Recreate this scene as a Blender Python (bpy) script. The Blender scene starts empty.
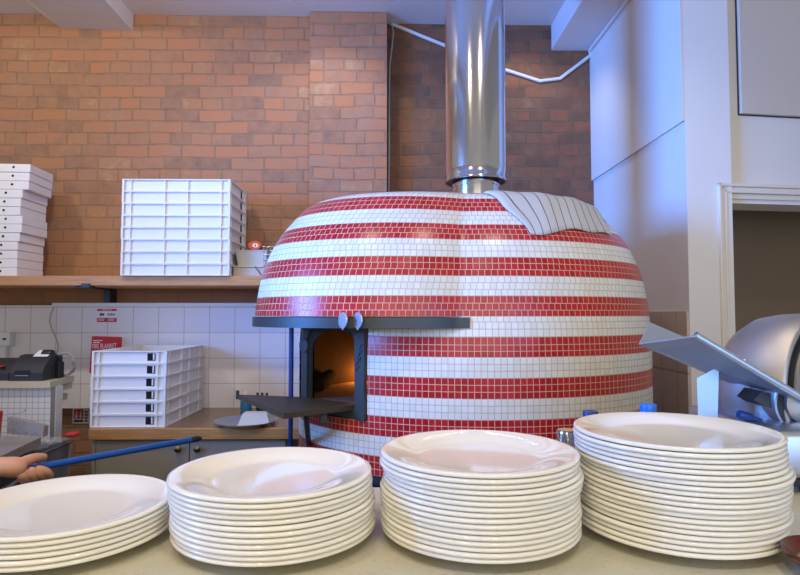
import bpy, bmesh, math, random
from mathutils import Vector, Matrix, Euler
random.seed(7)
PI = math.pi
R = math.radians
scn = bpy.context.scene
COL = scn.collection
EYE = 1.43                      # eye height of the camera above the floor
FPX = 590.0                     # focal length in pixels of an 800 px wide frame

# ------------------------------------------------------------------ camera
cam_d = bpy.data.cameras.new('camera')
cam_d.sensor_width = 36.0
cam_d.lens = FPX / 800 * 36
cam_d.clip_start = 0.02
cam = bpy.data.objects.new('camera', cam_d)
COL.objects.link(cam)
cam.location = (0, 0, EYE)
CROT = Euler((PI / 2 + math.atan(26.5 / FPX), 0, -math.atan(11.0 / FPX)))
cam.rotation_euler = CROT
scn.camera = cam
CM = CROT.to_matrix()

def P(px, py, Y):
    """world point at depth Y seen at pixel (px, py)"""
    d = CM @ Vector(((px - 400) / FPX, (287.5 - py) / FPX, -1))
    return Vector((0, 0, EYE)) + d * (Y / d.y)

def PZ(px, py, z):
    d = CM @ Vector(((px - 400) / FPX, (287.5 - py) / FPX, -1))
    return Vector((0, 0, EYE)) + d * ((z - EYE) / d.z)

# ------------------------------------------------------------------ materials
def lin(c):
    return tuple(((v / 255) / 12.92 if v / 255 <= 0.04045 else ((v / 255 + 0.055) / 1.055) ** 2.4) for v in c) + (1,)

class NT:
    def __init__(s, name):
        s.m = bpy.data.materials.new(name); s.m.use_nodes = True
        s.t = s.m.node_tree; s.b = s.t.nodes['Principled BSDF']
    def n(s, typ, **kw):
        nd = s.t.nodes.new('ShaderNode' + typ)
        for k, v in kw.items(): setattr(nd, k, v)
        return nd
    def l(s, a, b): s.t.links.new(a, b)
    def math(s, op, a, b=None, c=None):
        nd = s.n('Math', operation=op)
        for i, v in enumerate((a, b, c)):
            if v is None: continue
            if isinstance(v, (int, float)): nd.inputs[i].default_value = v
            else: s.l(v, nd.inputs[i])
        return nd.outputs[0]
    def mix(s, f, a, b):
        nd = s.n('Mix', data_type='RGBA')
        for i, v in ((0, f), (6, a), (7, b)):
            if isinstance(v, (int, float)): nd.inputs[i].default_value = v
            elif isinstance(v, tuple): nd.inputs[i].default_value = v
            else: s.l(v, nd.inputs[i])
        return nd.outputs[2]
    def noise(s, vec, scale, detail=4, rough=0.55):
        nd = s.n('TexNoise'); nd.inputs['Scale'].default_value = scale
        nd.inputs['Detail'].default_value = detail; nd.inputs['Roughness'].default_value = rough
        if vec is not None: s.l(vec, nd.inputs['Vector'])
        return nd.outputs['Fac']
    def ramp(s, f, stops):
        nd = s.n('ValToRGB'); cr = nd.color_ramp
        while len(cr.elements) < len(stops): cr.elements.new(0.5)
        for e, (p, c) in zip(cr.elements, stops): e.position = p; e.color = c
        s.l(f, nd.inputs[0]); return nd.outputs[0]
    def bump(s, h, strength=0.3, dist=0.002):
        nd = s.n('Bump'); nd.inputs['Strength'].default_value = strength; nd.inputs['Distance'].default_value = dist
        s.l(h, nd.inputs['Height']); s.l(nd.outputs[0], s.b.inputs['Normal'])
    def obj(s): return s.n('TexCoord').outputs['Object']
    def uv(s): return s.n('UVMap').outputs[0]

def simple(name, c, rough=0.5, metal=0.0, var=0.06, scale=25, coat=0.0, bump=0.0, trans=0.0, alpha=1.0):
    k = NT(name); v = k.obj(); nz = k.noise(v, scale)
    c0 = lin(c)
    a = tuple(max(0, x * (1 - var)) for x in c0[:3]) + (1,); b = tuple(min(1, x * (1 + var)) for x in c0[:3]) + (1,)
    k.l(k.mix(nz, a, b), k.b.inputs['Base Color'])
    k.b.inputs['Roughness'].default_value = rough; k.b.inputs['Metallic'].default_value = metal
    k.b.inputs['Coat Weight'].default_value = coat
    k.b.inputs['Transmission Weight'].default_value = trans
    k.b.inputs['Alpha'].default_value = alpha
    if bump: k.bump(nz, bump, 0.003)
    return k.m

def grid_mask(k, u, v, gw):
    """1 on the tile, 0 in the joint; u and v count tiles"""
    fu = k.math('FRACT', u); fv = k.math('FRACT', v)
    du = k.math('MINIMUM', fu, k.math('SUBTRACT', 1.0, fu)); dv = k.math('MINIMUM', fv, k.math('SUBTRACT', 1.0, fv))
    d = k.math('MINIMUM', du, dv)
    mr = k.n('MapRange'); k.l(d, mr.inputs[0]); mr.inputs[1].default_value = gw * 0.55; mr.inputs[2].default_value = gw * 1.1
    return mr.outputs[0]

def mosaic(name):
    """striped oven mosaic: three rows red, three rows white, uv counted in tiles"""
    k = NT(name); sx = k.n('SeparateXYZ'); k.l(k.uv(), sx.inputs[0])
    u, v = sx.outputs[0], sx.outputs[1]
    m = grid_mask(k, u, v, 0.06)
    row = k.math('FLOOR', v); colu = k.math('FLOOR', u)
    md = k.math('FLOORED_MODULO', row, 6.0)
    red = k.math('LESS_THAN', md, 2.5)
    cb = k.n('CombineXYZ'); k.l(colu, cb.inputs[0]); k.l(row, cb.inputs[1])
    wn = k.n('TexWhiteNoise', noise_dimensions='2D'); k.l(cb.outputs[0], wn.inputs['Vector'])
    rc = k.mix(wn.outputs[0], lin((172, 22, 32)), lin((196, 36, 44)))
    wc = k.mix(wn.outputs[0], lin((226, 220, 204)), lin((236, 231, 217)))
    tile = k.mix(red, wc, rc)
    grout = k.mix(red, lin((190, 178, 158)), lin((212, 178, 142)))
    k.l(k.mix(m, grout, tile), k.b.inputs['Base Color'])
    k.l(k.mix(m, (.8, .8, .8, 1), (.28, .28, .28, 1)), k.b.inputs['Roughness'])
    k.bump(m, 0.35, 0.0015)
    return k.m

def walltile(name, size, axes, gw, tile, grout, off=(0, 0), rough=0.2, sizev=None):
    k = NT(name); sx = k.n('SeparateXYZ'); k.l(k.obj(), sx.inputs[0])
    u = k.math('MULTIPLY_ADD', sx.outputs[axes[0]], 1 / size, off[0])
    v = k.math('MULTIPLY_ADD', sx.outputs[axes[1]], 1 / (sizev or size), off[1])
    m = grid_mask(k, u, v, gw)
    nz = k.noise(k.obj(), 3.0)
    t0 = lin(tile); t1 = tuple(x * 0.93 for x in t0[:3]) + (1,)
    k.l(k.mix(m, lin(grout), k.mix(nz, t0, t1)), k.b.inputs['Base Color'])
    k.b.inputs['Roughness'].default_value = rough
    k.bump(m, 0.3, 0.001)
    return k.m

def brick(name, tones, mortar, off=0.0, patch=None):
    k = NT(name); o = k.obj()
    sx = k.n('SeparateXYZ'); k.l(o, sx.inputs[0])
    cb = k.n('CombineXYZ'); wob = k.noise(o, 3.0, 3)
    k.l(k.math('ADD', sx.outputs[0], sx.outputs[1]), cb.inputs[0])
    k.l(k.math('MULTIPLY_ADD', wob, 0.034, k.math('ADD', sx.outputs[2], off)), cb.inputs[1])
    bt = k.n('TexBrick'); k.l(cb.outputs[0], bt.inputs['Vector'])
    bt.inputs['Scale'].default_value = 1; bt.inputs['Brick Width'].default_value = 0.205
    bt.inputs['Row Height'].default_value = 0.0755; bt.inputs['Mortar Size'].default_value = 0.0065
    bt.inputs['Mortar Smooth'].default_value = 0.45
    bt.offset = 0.5; bt.squash = 0.62; bt.squash_frequency = 3
    bt.inputs['Color1'].default_value = (0, 0, 0, 1); bt.inputs['Color2'].default_value = (1, 1, 1, 1)
    bt.inputs['Mortar'].default_value = (0.5, 0.5, 0.5, 1)
    n1 = k.noise(o, 1.6, 3); n2 = k.noise(o, 14, 6, 0.65); n3 = k.noise(o, 70, 3)
    bw = k.n('SeparateColor'); k.l(bt.outputs['Color'], bw.inputs[0])
    f = k.math('ADD', bw.outputs[0], k.math('MULTIPLY', k.math('SUBTRACT', n1, 0.5), 0.9))
    f = k.math('MULTIPLY_ADD', f, 0.66, 0.16)
    f = k.math('ADD', f, k.math('MULTIPLY', k.math('SUBTRACT', n2, 0.5), 0.9))
    T_ = [lin(t) for t in tones]
    c = k.ramp(f, [(0.0, T_[0]), (0.22, T_[1]), (0.42, T_[2]), (0.60, T_[3]), (0.78, T_[2]), (1.0, T_[4])])
    st = k.noise(o, 5.5, 6, 0.7); mr = k.n('MapRange'); k.l(st, mr.inputs[0]); mr.inputs[1].default_value = 0.52; mr.inputs[2].default_value = 0.72
    c = k.mix(k.math('MULTIPLY', mr.outputs[0], 0.55), c, lin(tones[5]))
    dk = k.noise(o, 22, 5, 0.7); mr = k.n('MapRange'); k.l(dk, mr.inputs[0]); mr.inputs[1].default_value = 0.60; mr.inputs[2].default_value = 0.78
    c = k.mix(k.math('MULTIPLY', mr.outputs[0], 0.6), c, lin(tones[0]))
    mt = k.mix(n2, lin(mortar[0]), lin(mortar[1]))
    mf = k.math('MULTIPLY', bt.outputs['Fac'], k.math('MULTIPLY_ADD', k.noise(o, 9, 4), 1.9, -0.2))
    mf.node.use_clamp = True
    c = k.mix(mf, c, mt)
    if patch:      # worn lime render still clinging to the bricks low on the left
        g = k.n('TexGradient', gradient_type='SPHERICAL'); mp = k.n('Mapping', vector_type='POINT')
        k.l(o, mp.inputs[0]); mp.inputs['Location'].default_value = patch[0]; mp.inputs['Scale'].default_value = patch[1]
        k.l(mp.outputs[0], g.inputs[0])
        pf = k.math('ADD', g.outputs['Fac'], k.math('MULTIPLY', k.math('SUBTRACT', k.noise(o, 6, 5), 0.5), 1.1))
        mr = k.n('MapRange'); k.l(pf, mr.inputs[0]); mr.inputs[1].default_value = 0.25; mr.inputs[2].default_value = 0.8
        c = k.mix(k.math('MULTIPLY', mr.outputs[0], 0.62), c, lin((172, 124, 76)))
    k.l(c, k.b.inputs['Base Color']); k.b.inputs['Roughness'].default_value = 0.88
    h = k.math('SUBTRACT', k.math('ADD', k.math('MULTIPLY', n2, 0.5), k.math('MULTIPLY', n3, 0.2)), bt.outputs['Fac'])
    k.bump(h, 0.55, 0.008)
    return k.m

def brushed(name, c, rough=0.3, stretch=(1, 60, 1), var=0.18):
    k = NT(name); mp = k.n('Mapping'); k.l(k.obj(), mp.inputs[0]); mp.inputs['Scale'].default_value = stretch
    nz = k.noise(mp.outputs[0], 6, 3)
    c0 = lin(c); a = tuple(x * (1 - var) for x in c0[:3]) + (1,)
    k.l(k.mix(nz, a, c0), k.b.inputs['Base Color'])
    k.b.inputs['Metallic'].default_value = 1.0
    k.l(k.math('MULTIPLY_ADD', nz, 0.12, rough - 0.06), k.b.inputs['Roughness'])
    return k.m

def woodmat(name, c0, c1, axis_scale, rough=0.5):
    k = NT(name); mp = k.n('Mapping'); k.l(k.obj(), mp.inputs[0]); mp.inputs['Scale'].default_value = axis_scale
    n = k.noise(mp.outputs[0], 4, 6, 0.6); n2 = k.noise(k.obj(), 2.5, 3)
    f = k.math('ADD', k.math('MULTIPLY', n, 0.75), k.math('MULTIPLY', n2, 0.3))
    k.l(k.ramp(f, [(0.25, lin(c0)), (0.75, lin(c1))]), k.b.inputs['Base Color'])
    k.b.inputs['Roughness'].default_value = rough; k.bump(n, 0.15, 0.002)
    return k.m

def speckle(name, base, spots, scale, rough=0.35):
    k = NT(name); a = k.noise(k.obj(), scale, 2, 0.7); b = k.noise(k.obj(), scale * 2.3, 2, 0.7); n = k.noise(k.obj(), 3)
    c0 = lin(base); c = k.mix(n, c0, tuple(x * 0.93 for x in c0[:3]) + (1,))
    for s, src, th in zip(spots, (a, b), (0.60, 0.64)):
        mr = k.n('MapRange'); k.l(src, mr.inputs[0]); mr.inputs[1].default_value = th; mr.inputs[2].default_value = th + 0.06
        c = k.mix(mr.outputs[0], c, lin(s))
    k.l(c, k.b.inputs['Base Color']); k.b.inputs['Roughness'].default_value = rough
    return k.m

def towelmat(name):
    k = NT(name); sx = k.n('SeparateXYZ'); k.l(k.uv(), sx.inputs[0])
    fr = k.math('FRACT', k.math('MULTIPLY_ADD', sx.outputs[0], 10.5, 0.45))
    st = k.math('LESS_THAN', fr, 0.10)
    wv = k.noise(k.obj(), 220, 2)
    k.l(k.mix(st, k.mix(wv, lin((186, 184, 180)), lin((212, 209, 204))), lin((96, 96, 100))), k.b.inputs['Base Color'])
    k.b.inputs['Roughness'].default_value = 0.95; k.bump(wv, 0.2, 0.001)
    return k.m

M = dict(
    mosaic=mosaic('striped_mosaic'),
    brick=brick('old_brick', [(128, 102, 86), (152, 114, 92), (164, 122, 96), (174, 120, 88), (180, 150, 116), (158, 130, 116)], [(92, 70, 56), (172, 140, 112)],
                0.0, ((1.75 * 0.6, -0.0, -1.62 * 1.2), (0.6, 0.0, 1.2))),
    brick2=brick('shaded_brown_brick', [(92, 70, 54), (112, 82, 62), (124, 88, 64), (144, 94, 66), (140, 112, 86), (124, 102, 84)], [(84, 66, 50), (138, 114, 92)], 0.03),  # browner recess bricks, with the recess shade mixed into the tones
    wtile=walltile('white_wall_tile', 0.1515, (0, 2), 0.016, (238, 234, 236), (188, 182, 180), (0.105, 0.304), 0.16),
    rtile=walltile('beige_wall_tile', 0.15, (1, 2), 0.02, (206, 190, 172), (172, 154, 136), (0.3, 0.1), 0.2, 0.30),
    smtile=walltile('small_white_tile', 0.030, (0, 2), 0.06, (230, 226, 220), (172, 168, 164), (0, 0), 0.25),
    wall=simple('white_wall_paint', (232, 228, 222), 0.7, var=0.03, scale=4, bump=0.03),
    ceil=simple('white_ceiling_paint', (226, 224, 226), 0.8, var=0.02, scale=3),
    floor=speckle('dark_floor_vinyl', (88, 84, 80), [(70, 66, 62), (110, 106, 100)], 60),
    panel=simple('beige_panel_paint', (214, 204, 190), 0.6, var=0.02),
    trim=simple('cream_gloss_paint', (232, 226, 212), 0.35, var=0.02),
    taupe=simple('taupe_paint', (128, 116, 100), 0.8, var=0.04, scale=2),
    plate=simple('white_china', (240, 235, 218), 0.07, var=0.012, scale=8, coat=0.4),
    counter=speckle('pale_stone_worktop', (196, 190, 164), [(178, 170, 142), (210, 206, 186)], 140, 0.3),
    granite=speckle('grey_granite', (160, 148, 134), [(98, 90, 84), (196, 188, 176)], 90, 0.3),
    beige=simple('beige_laminate', (206, 196, 166), 0.4, var=0.03),
    wood=woodmat('oiled_wood', (142, 96, 48), (198, 148, 88), (2.5, 20, 30), 0.45),
    shelfwood=woodmat('pale_shelf_wood', (164, 114, 66), (210, 156, 100), (2.0, 20, 40), 0.55),
    worktop=woodmat('worn_dark_worktop', (92, 68, 46), (146, 114, 80), (2, 8, 8), 0.25),
    cab=simple('taupe_cabinet_paint', (146, 138, 124), 0.5, var=0.03),
    brass=simple('aged_brass', (132, 104, 60), 0.35, 1.0),
    crate=simple('white_crate_plastic', (228, 226, 224), 0.42, var=0.015),
    card=simple('white_card', (232, 230, 232), 0.75, var=0.02),
    black=simple('black_plastic', (26, 27, 30), 0.4, var=0.1),
    black2=simple('dark_grey_plastic', (46, 48, 52), 0.45, var=0.1),
    hole=simple('black_hole', (8, 8, 10), 0.9),
    red=simple('red_enamel', (206, 32, 30), 0.4, var=0.04),
    redp=simple('red_print', (196, 36, 44), 0.5, var=0.03),
    white=simple('white_print', (236, 234, 232), 0.5, var=0.02),
    ink=simple('black_ink', (22, 22, 26), 0.6),
    wplast=simple('white_plastic', (226, 228, 232), 0.4, var=0.02),
    tub=simple('cloudy_plastic', (222, 220, 208), 0.35, var=0.03, trans=0.3),
    greytray=simple('grey_tray_plastic', (186, 180, 172), 0.45),
    orange=simple('orange_plastic', (232, 92, 30), 0.4),
    wire=simple('grey_cable', (168, 166, 164), 0.5),
    steel=brushed('brushed_steel', (196, 198, 202), 0.32, (40, 1, 1)),
    steel2=brushed('slicer_aluminium', (196, 200, 206), 0.40, (60, 60, 2)),
    drum=brushed('satin_drum_steel', (186, 181, 178), 0.5, (3, 3, 120), 0.12),
    polish=brushed('polished_flue_steel', (214, 214, 218), 0.13, (30, 30, 0.3), 0.06),
    iron=simple('grey_painted_iron', (74, 79, 80), 0.42, 0.35, var=0.12),
    band=simple('dark_steel_band', (68, 73, 73), 0.42, 0.5, var=0.08),
    tray=simple('worn_dark_iron', (78, 71, 58), 0.5, 0.25, var=0.3, scale=10),
    soot=simple('sooty_brick', (50, 39, 31), 0.95, var=0.4, scale=12, bump=0.4),
    hearth=simple('stone_hearth', (120, 102, 84), 0.9, var=0.2, scale=16),
    blue=simple('blue_painted_metal', (28, 92, 178), 0.35, var=0.05),
    dblue=simple('dark_blue_paint', (30, 62, 128), 0.4, var=0.08),
    bluecap=simple('bright_blue_plastic', (34, 116, 214), 0.35),
    bluebot=simple('blue_bottle_plastic', (60, 140, 190), 0.3, trans=0.3),
    disc=simple('silver_disc', (190, 200, 214), 0.35, 0.7),
    bowl=simple('oxblood_glaze', (86, 28, 18), 0.2, var=0.25, coat=0.5),
    bowlin=simple('cream_filling', (196, 178, 128), 0.6, var=0.1, scale=60),
    bag=simple('clear_bag_film', (226, 226, 230), 0.12, alpha=0.2, var=0.02),
    skin=simple('skin', (216, 158, 122), 0.5, var=0.05, scale=40),
    nail=simple('nail', (226, 150, 132), 0.3),
    hair=simple('dark_brown_hair', (52, 36, 26), 0.6, var=0.3, scale=60),
    tee=simple('black_cotton', (36, 36, 40), 0.9, var=0.1),
    denim=simple('dark_denim', (44, 52, 72), 0.9, var=0.15, scale=80),
    eye=simple('eye_white', (230, 228, 224), 0.3), iris=simple('dark_iris', (50, 34, 24), 0.2), lip=simple('lip', (176, 100, 88), 0.5),
    alu=simple('satin_aluminium', (176, 188, 200), 0.38, 0.72, var=0.06, scale=30),
    towel=towelmat('striped_towel_cotton'),
    tape=simple('tan_lid_top', (186, 150, 104), 0.5),
)

# ------------------------------------------------------------------ mesh helpers
def bm_new(): return bmesh.new()

def add_box(bm, lo, hi, bev=0.0, mat=None, segs=2):
    lo = Vector(lo); hi = Vector(hi); c = (lo + hi) / 2; s = hi - lo
    mx = Matrix.Translation(c) @ Matrix.Diagonal((s.x, s.y, s.z, 1))
    if mat is not None: mx = mat @ mx
    r = bmesh.ops.create_cube(bm, size=1.0, matrix=mx)
    if bev:
        es = list({e for v in r['verts'] for e in v.link_edges})
        bmesh.ops.bevel(bm, geom=es, offset=bev, segments=segs, profile=0.5, affect='EDGES')
    return bm

def frame_z(d):
    d = d.normalized(); a = Vector((0, 0, 1)) if abs(d.z) < 0.9 else Vector((1, 0, 0))
    x = a.cross(d).normalized(); return x, d.cross(x).normalized()

def add_tube(bm, pts, r, seg=12, caps=True, closed=False):
    pts = [Vector(p) for p in pts]; n = len(pts); rings = []
    rr = r if isinstance(r, (list, tuple)) else [r] * n
    x = None
    for i, p in enumerate(pts):
        if closed: d = pts[(i + 1) % n] - pts[i - 1]
        else: d = pts[min(i + 1, n - 1)] - pts[max(i - 1, 0)]
        d.normalize()
        if x is None: x, y = frame_z(d)
        else:
            x = (x - d * x.dot(d)).normalized(); y = d.cross(x)
        rings.append([bm.verts.new(p + (x * math.cos(2 * PI * k / seg) + y * math.sin(2 * PI * k / seg)) * rr[i]) for k in range(seg)])
    m = n if closed else n - 1
    for i in range(m):
        a, b = rings[i], rings[(i + 1) % n]
        for k in range(seg): bm.faces.new((a[k], a[(k + 1) % seg], b[(k + 1) % seg], b[k]))
    if caps and not closed:
        bm.faces.new(list(reversed(rings[0]))); bm.faces.new(rings[-1])
    return bm

def add_lathe(bm, prof, seg=48, c=(0, 0, 0), mat=None):
    """profile of (radius, z), r=0 makes a pole"""
    c = Vector(c); rings = []
    for r, z in prof:
        if r < 1e-6: rings.append([bm.verts.new((mat @ (Vector((0, 0, z)))) if mat else c + Vector((0, 0, z)))])
        else:
            rg = []
            for k in range(seg):
                v = Vector((r * math.cos(2 * PI * k / seg), r * math.sin(2 * PI * k / seg), z))
                rg.append(bm.verts.new(mat @ v if mat else c + v))
            rings.append(rg)
    for a, b in zip(rings, rings[1:]):
        if len(a) == 1 and len(b) == 1: continue
        for k in range(seg):
            j = (k + 1) % seg
            if len(a) == 1: bm.faces.new((a[0], b[j], b[k]))
            elif len(b) == 1: bm.faces.new((a[k], a[j], b[0]))
            else: bm.faces.new((a[k], a[j], b[j], b[k]))
    return bm

def add_prism(bm, poly, vec):
    """solid from a planar 3-D polygon swept by vec"""
    vec = Vector(vec); a = [bm.verts.new(Vector(p)) for p in poly]; b = [bm.verts.new(Vector(p) + vec) for p in poly]
    bm.faces.new(list(reversed(a))); bm.faces.new(b); n = len(a)
    for i in range(n): bm.faces.new((a[i], a[(i + 1) % n], b[(i + 1) % n], b[i]))
    return bm

def bevel_all(bm, off, segs=2, ang=30):
    es = [e for e in bm.edges if len(e.link_faces) == 2 and e.calc_face_angle(0) > R(ang)]
    bmesh.ops.bevel(bm, geom=es, offset=off, segments=segs, profile=0.5, affect='EDGES', clamp_overlap=True)
    return bm

def make(name, bm, mat, parent=None, smooth=None, loc=None, fix=True):
    """link bm as one mesh object; bm is in world space unless the parent sits at the origin of a local build"""
    if fix: bmesh.ops.recalc_face_normals(bm, faces=bm.faces)
    me = bpy.data.meshes.new(name); bm.to_mesh(me); bm.free()
    me.materials.append(M[mat] if isinstance(mat, str) else mat)
    o = bpy.data.objects.new(name, me); COL.objects.link(o)
    if smooth:
        for p in me.polygons: p.use_smooth = True
        if smooth is not True: me.set_sharp_from_angle(angle=R(smooth))
    if parent is not None: o.parent = parent
    if loc is not None: o.location = loc
    return o

def worig(root, bm):
    """world-space bm -> the root's local space (root has no rotation)"""
    bmesh.ops.translate(bm, verts=bm.verts, vec=-Vector(root.location)); return bm

def tag(o, label, cat, group=None):
    o['label'] = label; o['category'] = cat
    if group: o['group'] = group
    return o

def thing(name, label, cat, loc, group=None):
    o = bpy.data.objects.new(name, None); COL.objects.link(o); o.location = loc; o.empty_display_size = 0.05
    return tag(o, label, cat, group)

def part(name, bm, mat, root, smooth=None, top=None):
    """world-space bm becomes a part of root (or of a part whose verts share the root's frame)"""
    return make(name, worig(top or root, bm), mat, root, smooth)

def thing_mesh(name, bm, mat, label, cat, base, smooth=None, group=None):
    bmesh.ops.translate(bm, verts=bm.verts, vec=-Vector(base))
    return tag(make(name, bm, mat, None, smooth, base), label, cat, group)

def struct(name, bm, mat, smooth=None):
    o = make(name, bm, mat, None, smooth); o['kind'] = 'structure'; return o

def copy_tree(o, parent=None):
    c = o.copy(); COL.objects.link(c)
    if parent is not None: c.parent = parent
    for ch in list(o.children): copy_tree(ch, c)
    return c

def text_bm(s, size, mat4, extr=0.0004):
    cu = bpy.data.curves.new('lettering', 'FONT'); cu.body = s; cu.size = size; cu.extrude = extr; cu.align_x = 'LEFT'
    o = bpy.data.objects.new('lettering', cu); COL.objects.link(o)
    dg = bpy.context.evaluated_depsgraph_get(); me = bpy.data.meshes.new_from_object(o.evaluated_get(dg))
    bm = bmesh.new(); bm.from_mesh(me); bmesh.ops.transform(bm, matrix=mat4, verts=bm.verts)
    bpy.data.objects.remove(o); bpy.data.curves.remove(cu); bpy.data.meshes.remove(me)
    return bm

ORD = ['topmost', 'second', 'third', 'fourth', 'fifth', 'sixth', 'seventh', 'eighth', 'ninth', 'tenth', 'eleventh', 'twelfth',
       'thirteenth', 'fourteenth', 'fifteenth', 'sixteenth', 'seventeenth', 'eighteenth', 'nineteenth', 'twentieth']
def nth(i, n):
    if i == 0: return 'topmost'
    if i == n - 1: return 'bottommost'
    return ORD[i] + ' from top'

# ------------------------------------------------------------------ the room
YL, YR = 3.58, 3.73             # brick pier on the left, recess behind the flue
CEIL = EYE + 1.872
xs = P(386.8, 150, YL).x        # where the pier steps back
XW = 1.313                      # painted side wall
bm = bm_new(); add_box(bm, (-3.4, -2.6, -0.05), (3.2, 4.2, 0)); struct('floor', bm, 'floor')
YW = 3.645                      # main brick wall; the pier by the flue stands proud of it
xq = P(309.5, 100, YL).x
bm = bm_new(); add_box(bm, (-3.4, YW, 0), (xq + 0.02, 4.1, CEIL)); struct('wall_back', bm, 'brick')
bm = bm_new(); add_box(bm, (xq, YL, 0), (xs, 4.1, CEIL)); struct('wall_back_pier', bm, 'brick')
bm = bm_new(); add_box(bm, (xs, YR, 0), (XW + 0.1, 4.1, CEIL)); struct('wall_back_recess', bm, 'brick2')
bm = bm_new(); add_box(bm, (-3.4, -0.6, CEIL), (3.2, 4.1, CEIL + 0.1)); struct('ceiling', bm, 'ceil')
# beams running towards the camera
b0 = [P(39, 9, YW), P(61, 28, YW), P(133, 31, YW), P(133, 12, YW)]
poly = [(b0[0].x, 4.0, CEIL + .01), (b0[1].x, 4.0, b0[1].z), (b0[2].x, 4.0, b0[2].z), (b0[2].x, 4.0, CEIL + .01)]
bm = add_prism(bm_new(), poly, (0, -4.6, 0)); struct('trim_1', bm, 'ceil')
c0 = P(551.5, 50.5, YR)
bm = bm_new(); add_box(bm, (c0.x, -0.6, c0.z), (XW + 0.02, YR, CEIL + .01)); struct('trim_2', bm, 'ceil')
# painted side wall, in two leaves, the upper standing a little proud
yF = 2.555; zs = EYE + 0.855
bm = bm_new()
add_box(bm, (XW, yF, EYE - 0.0), (XW + 0.2, YR, zs)); add_box(bm, (XW - 0.014, yF, zs), (XW + 0.2, YR, CEIL))
add_box(bm, (XW, yF, 0), (XW + 0.2, YR, EYE)); struct('wall_right', bm, 'wall')
bm = bm_new(); add_box(bm, (XW - 0.012, yF + 0.004, 0), (XW, YR, EYE + 0.012)); struct('trim_3', bm, 'rtile')
# the doorway wall, receding slightly to the right
ang = R(7)
T = Matrix.Translation((XW, yF, 0)) @ Matrix.Rotation(ang, 4, 'Z')
TI = T.inverted()
def on_door(px, py):
    """point of the doorway wall plane at a pixel, in wall coordinates (x along, z up)"""
    d = CM @ Vector(((px - 400) / FPX, (287.5 - py) / FPX, -1)); o = Vector((0, 0, EYE))
    nrm = T.to_3x3() @ Vector((0, 1, 0)); t = (T.translation - o).dot(nrm) / d.dot(nrm)
    return TI @ (o + d * t)
q0 = on_door(717.5, 300); q1 = on_door(731, 300); zt0 = on_door(760, 185.5).z; zt1 = on_door(745, 203.5).z
bm = bm_new()
add_box(bm, (0.03, 0, 0), (q1.x, 0.16, CEIL), mat=T); add_box(bm, (-0.0005, 0, 0), (0.03, 0.004, zs), mat=T); add_box(bm, (-0.0145, 0, zs), (0.03, 0.004, CEIL), mat=T); add_box(bm, (q1.x, 0, zt1), (1.9, 0.16, CEIL), mat=T)
struct('wall_right_front', bm, 'wall')
def casing(bm, inset, depth, w):
    a = q0.x + inset; t = zt0 - inset
    add_box(bm, (a, -depth, 0), (a + w, 0.001, t), 0.003, T); add_box(bm, (a, -depth, t - w), (1.9, 0.001, t), 0.003, T)
bm = bm_new(); wid = q1.x - q0.x
casing(bm, 0, 0.030, wid * 0.22); casing(bm, wid * 0.22, 0.020, wid * 0.25); casing(bm, wid * 0.45, 0.026, wid * 0.2); casing(bm, wid * 0.65, 0.012, wid * 0.37)
struct('trim_4', bm, 'trim')
p0 = on_door(738.5, 114.5)
bm = bm_new(); add_box(bm, (p0.x, -0.022, p0.z), (1.7, -0.001, CEIL - 0.02), 0.001, T); struct('trim_5', bm, 'panel')
bm = bm_new(); add_box(bm, (p0.x - 0.004, -0.006, p0.z - 0.005), (1.71, -0.0005, CEIL - 0.02), mat=T); struct('panel_shadow_gap', bm, 'black2')  # dark plate behind the panel, drawn in as its shadow line
bm = bm_new(); add_box(bm, (0.15, 0.52, 0), (2.2, 0.56, CEIL), mat=T); struct('wall_beyond', bm, 'taupe')
bm = bm_new(); add_box(bm, (q1.x - 0.04, 0.161, 0), (q1.x, 0.519, CEIL), mat=T); add_box(bm, (q1.x, 0.161, CEIL - 0.5), (2.2, 0.519, CEIL - 0.45), mat=T); struct('wall_beyond_side', bm, 'taupe')
# glazed tiles along the back wall, with the white bead above
zt = P(150, 305.5, YL).z
bm = bm_new(); zb = P(60, 408, YL).z; add_box(bm, (-3.3, YL - 0.014, zb), (-1.27 + 0.9, YW, zt)); struct('trim_6', bm, 'wtile')
bm = bm_new(); add_box(bm, (P(54, 306, YL).x, YL - 0.026, zt - 0.004), (-0.37, YW, zt + 0.016), 0.004); struct('trim_7', bm, 'wplast')

# ------------------------------------------------------------------ the oven
OC = Vector((0.36, 2.565, 0)); OQ = 0.82; R0 = 0.741; TP = 0.0229
AZ0 = 214.6; HW = 46.0
PROF = [(0.741, -0.12), (0.735, -0.03), (0.732, 0.004), (0.724, 0.068), (0.709, 0.145), (0.683, 0.222), (0.644, 0.297), (0.586, 0.369), (0.519, 0.444 - .004),
        (0.42, 0.466), (0.30, 0.486), (0.15, 0.499), (0.0, 0.503)]
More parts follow.
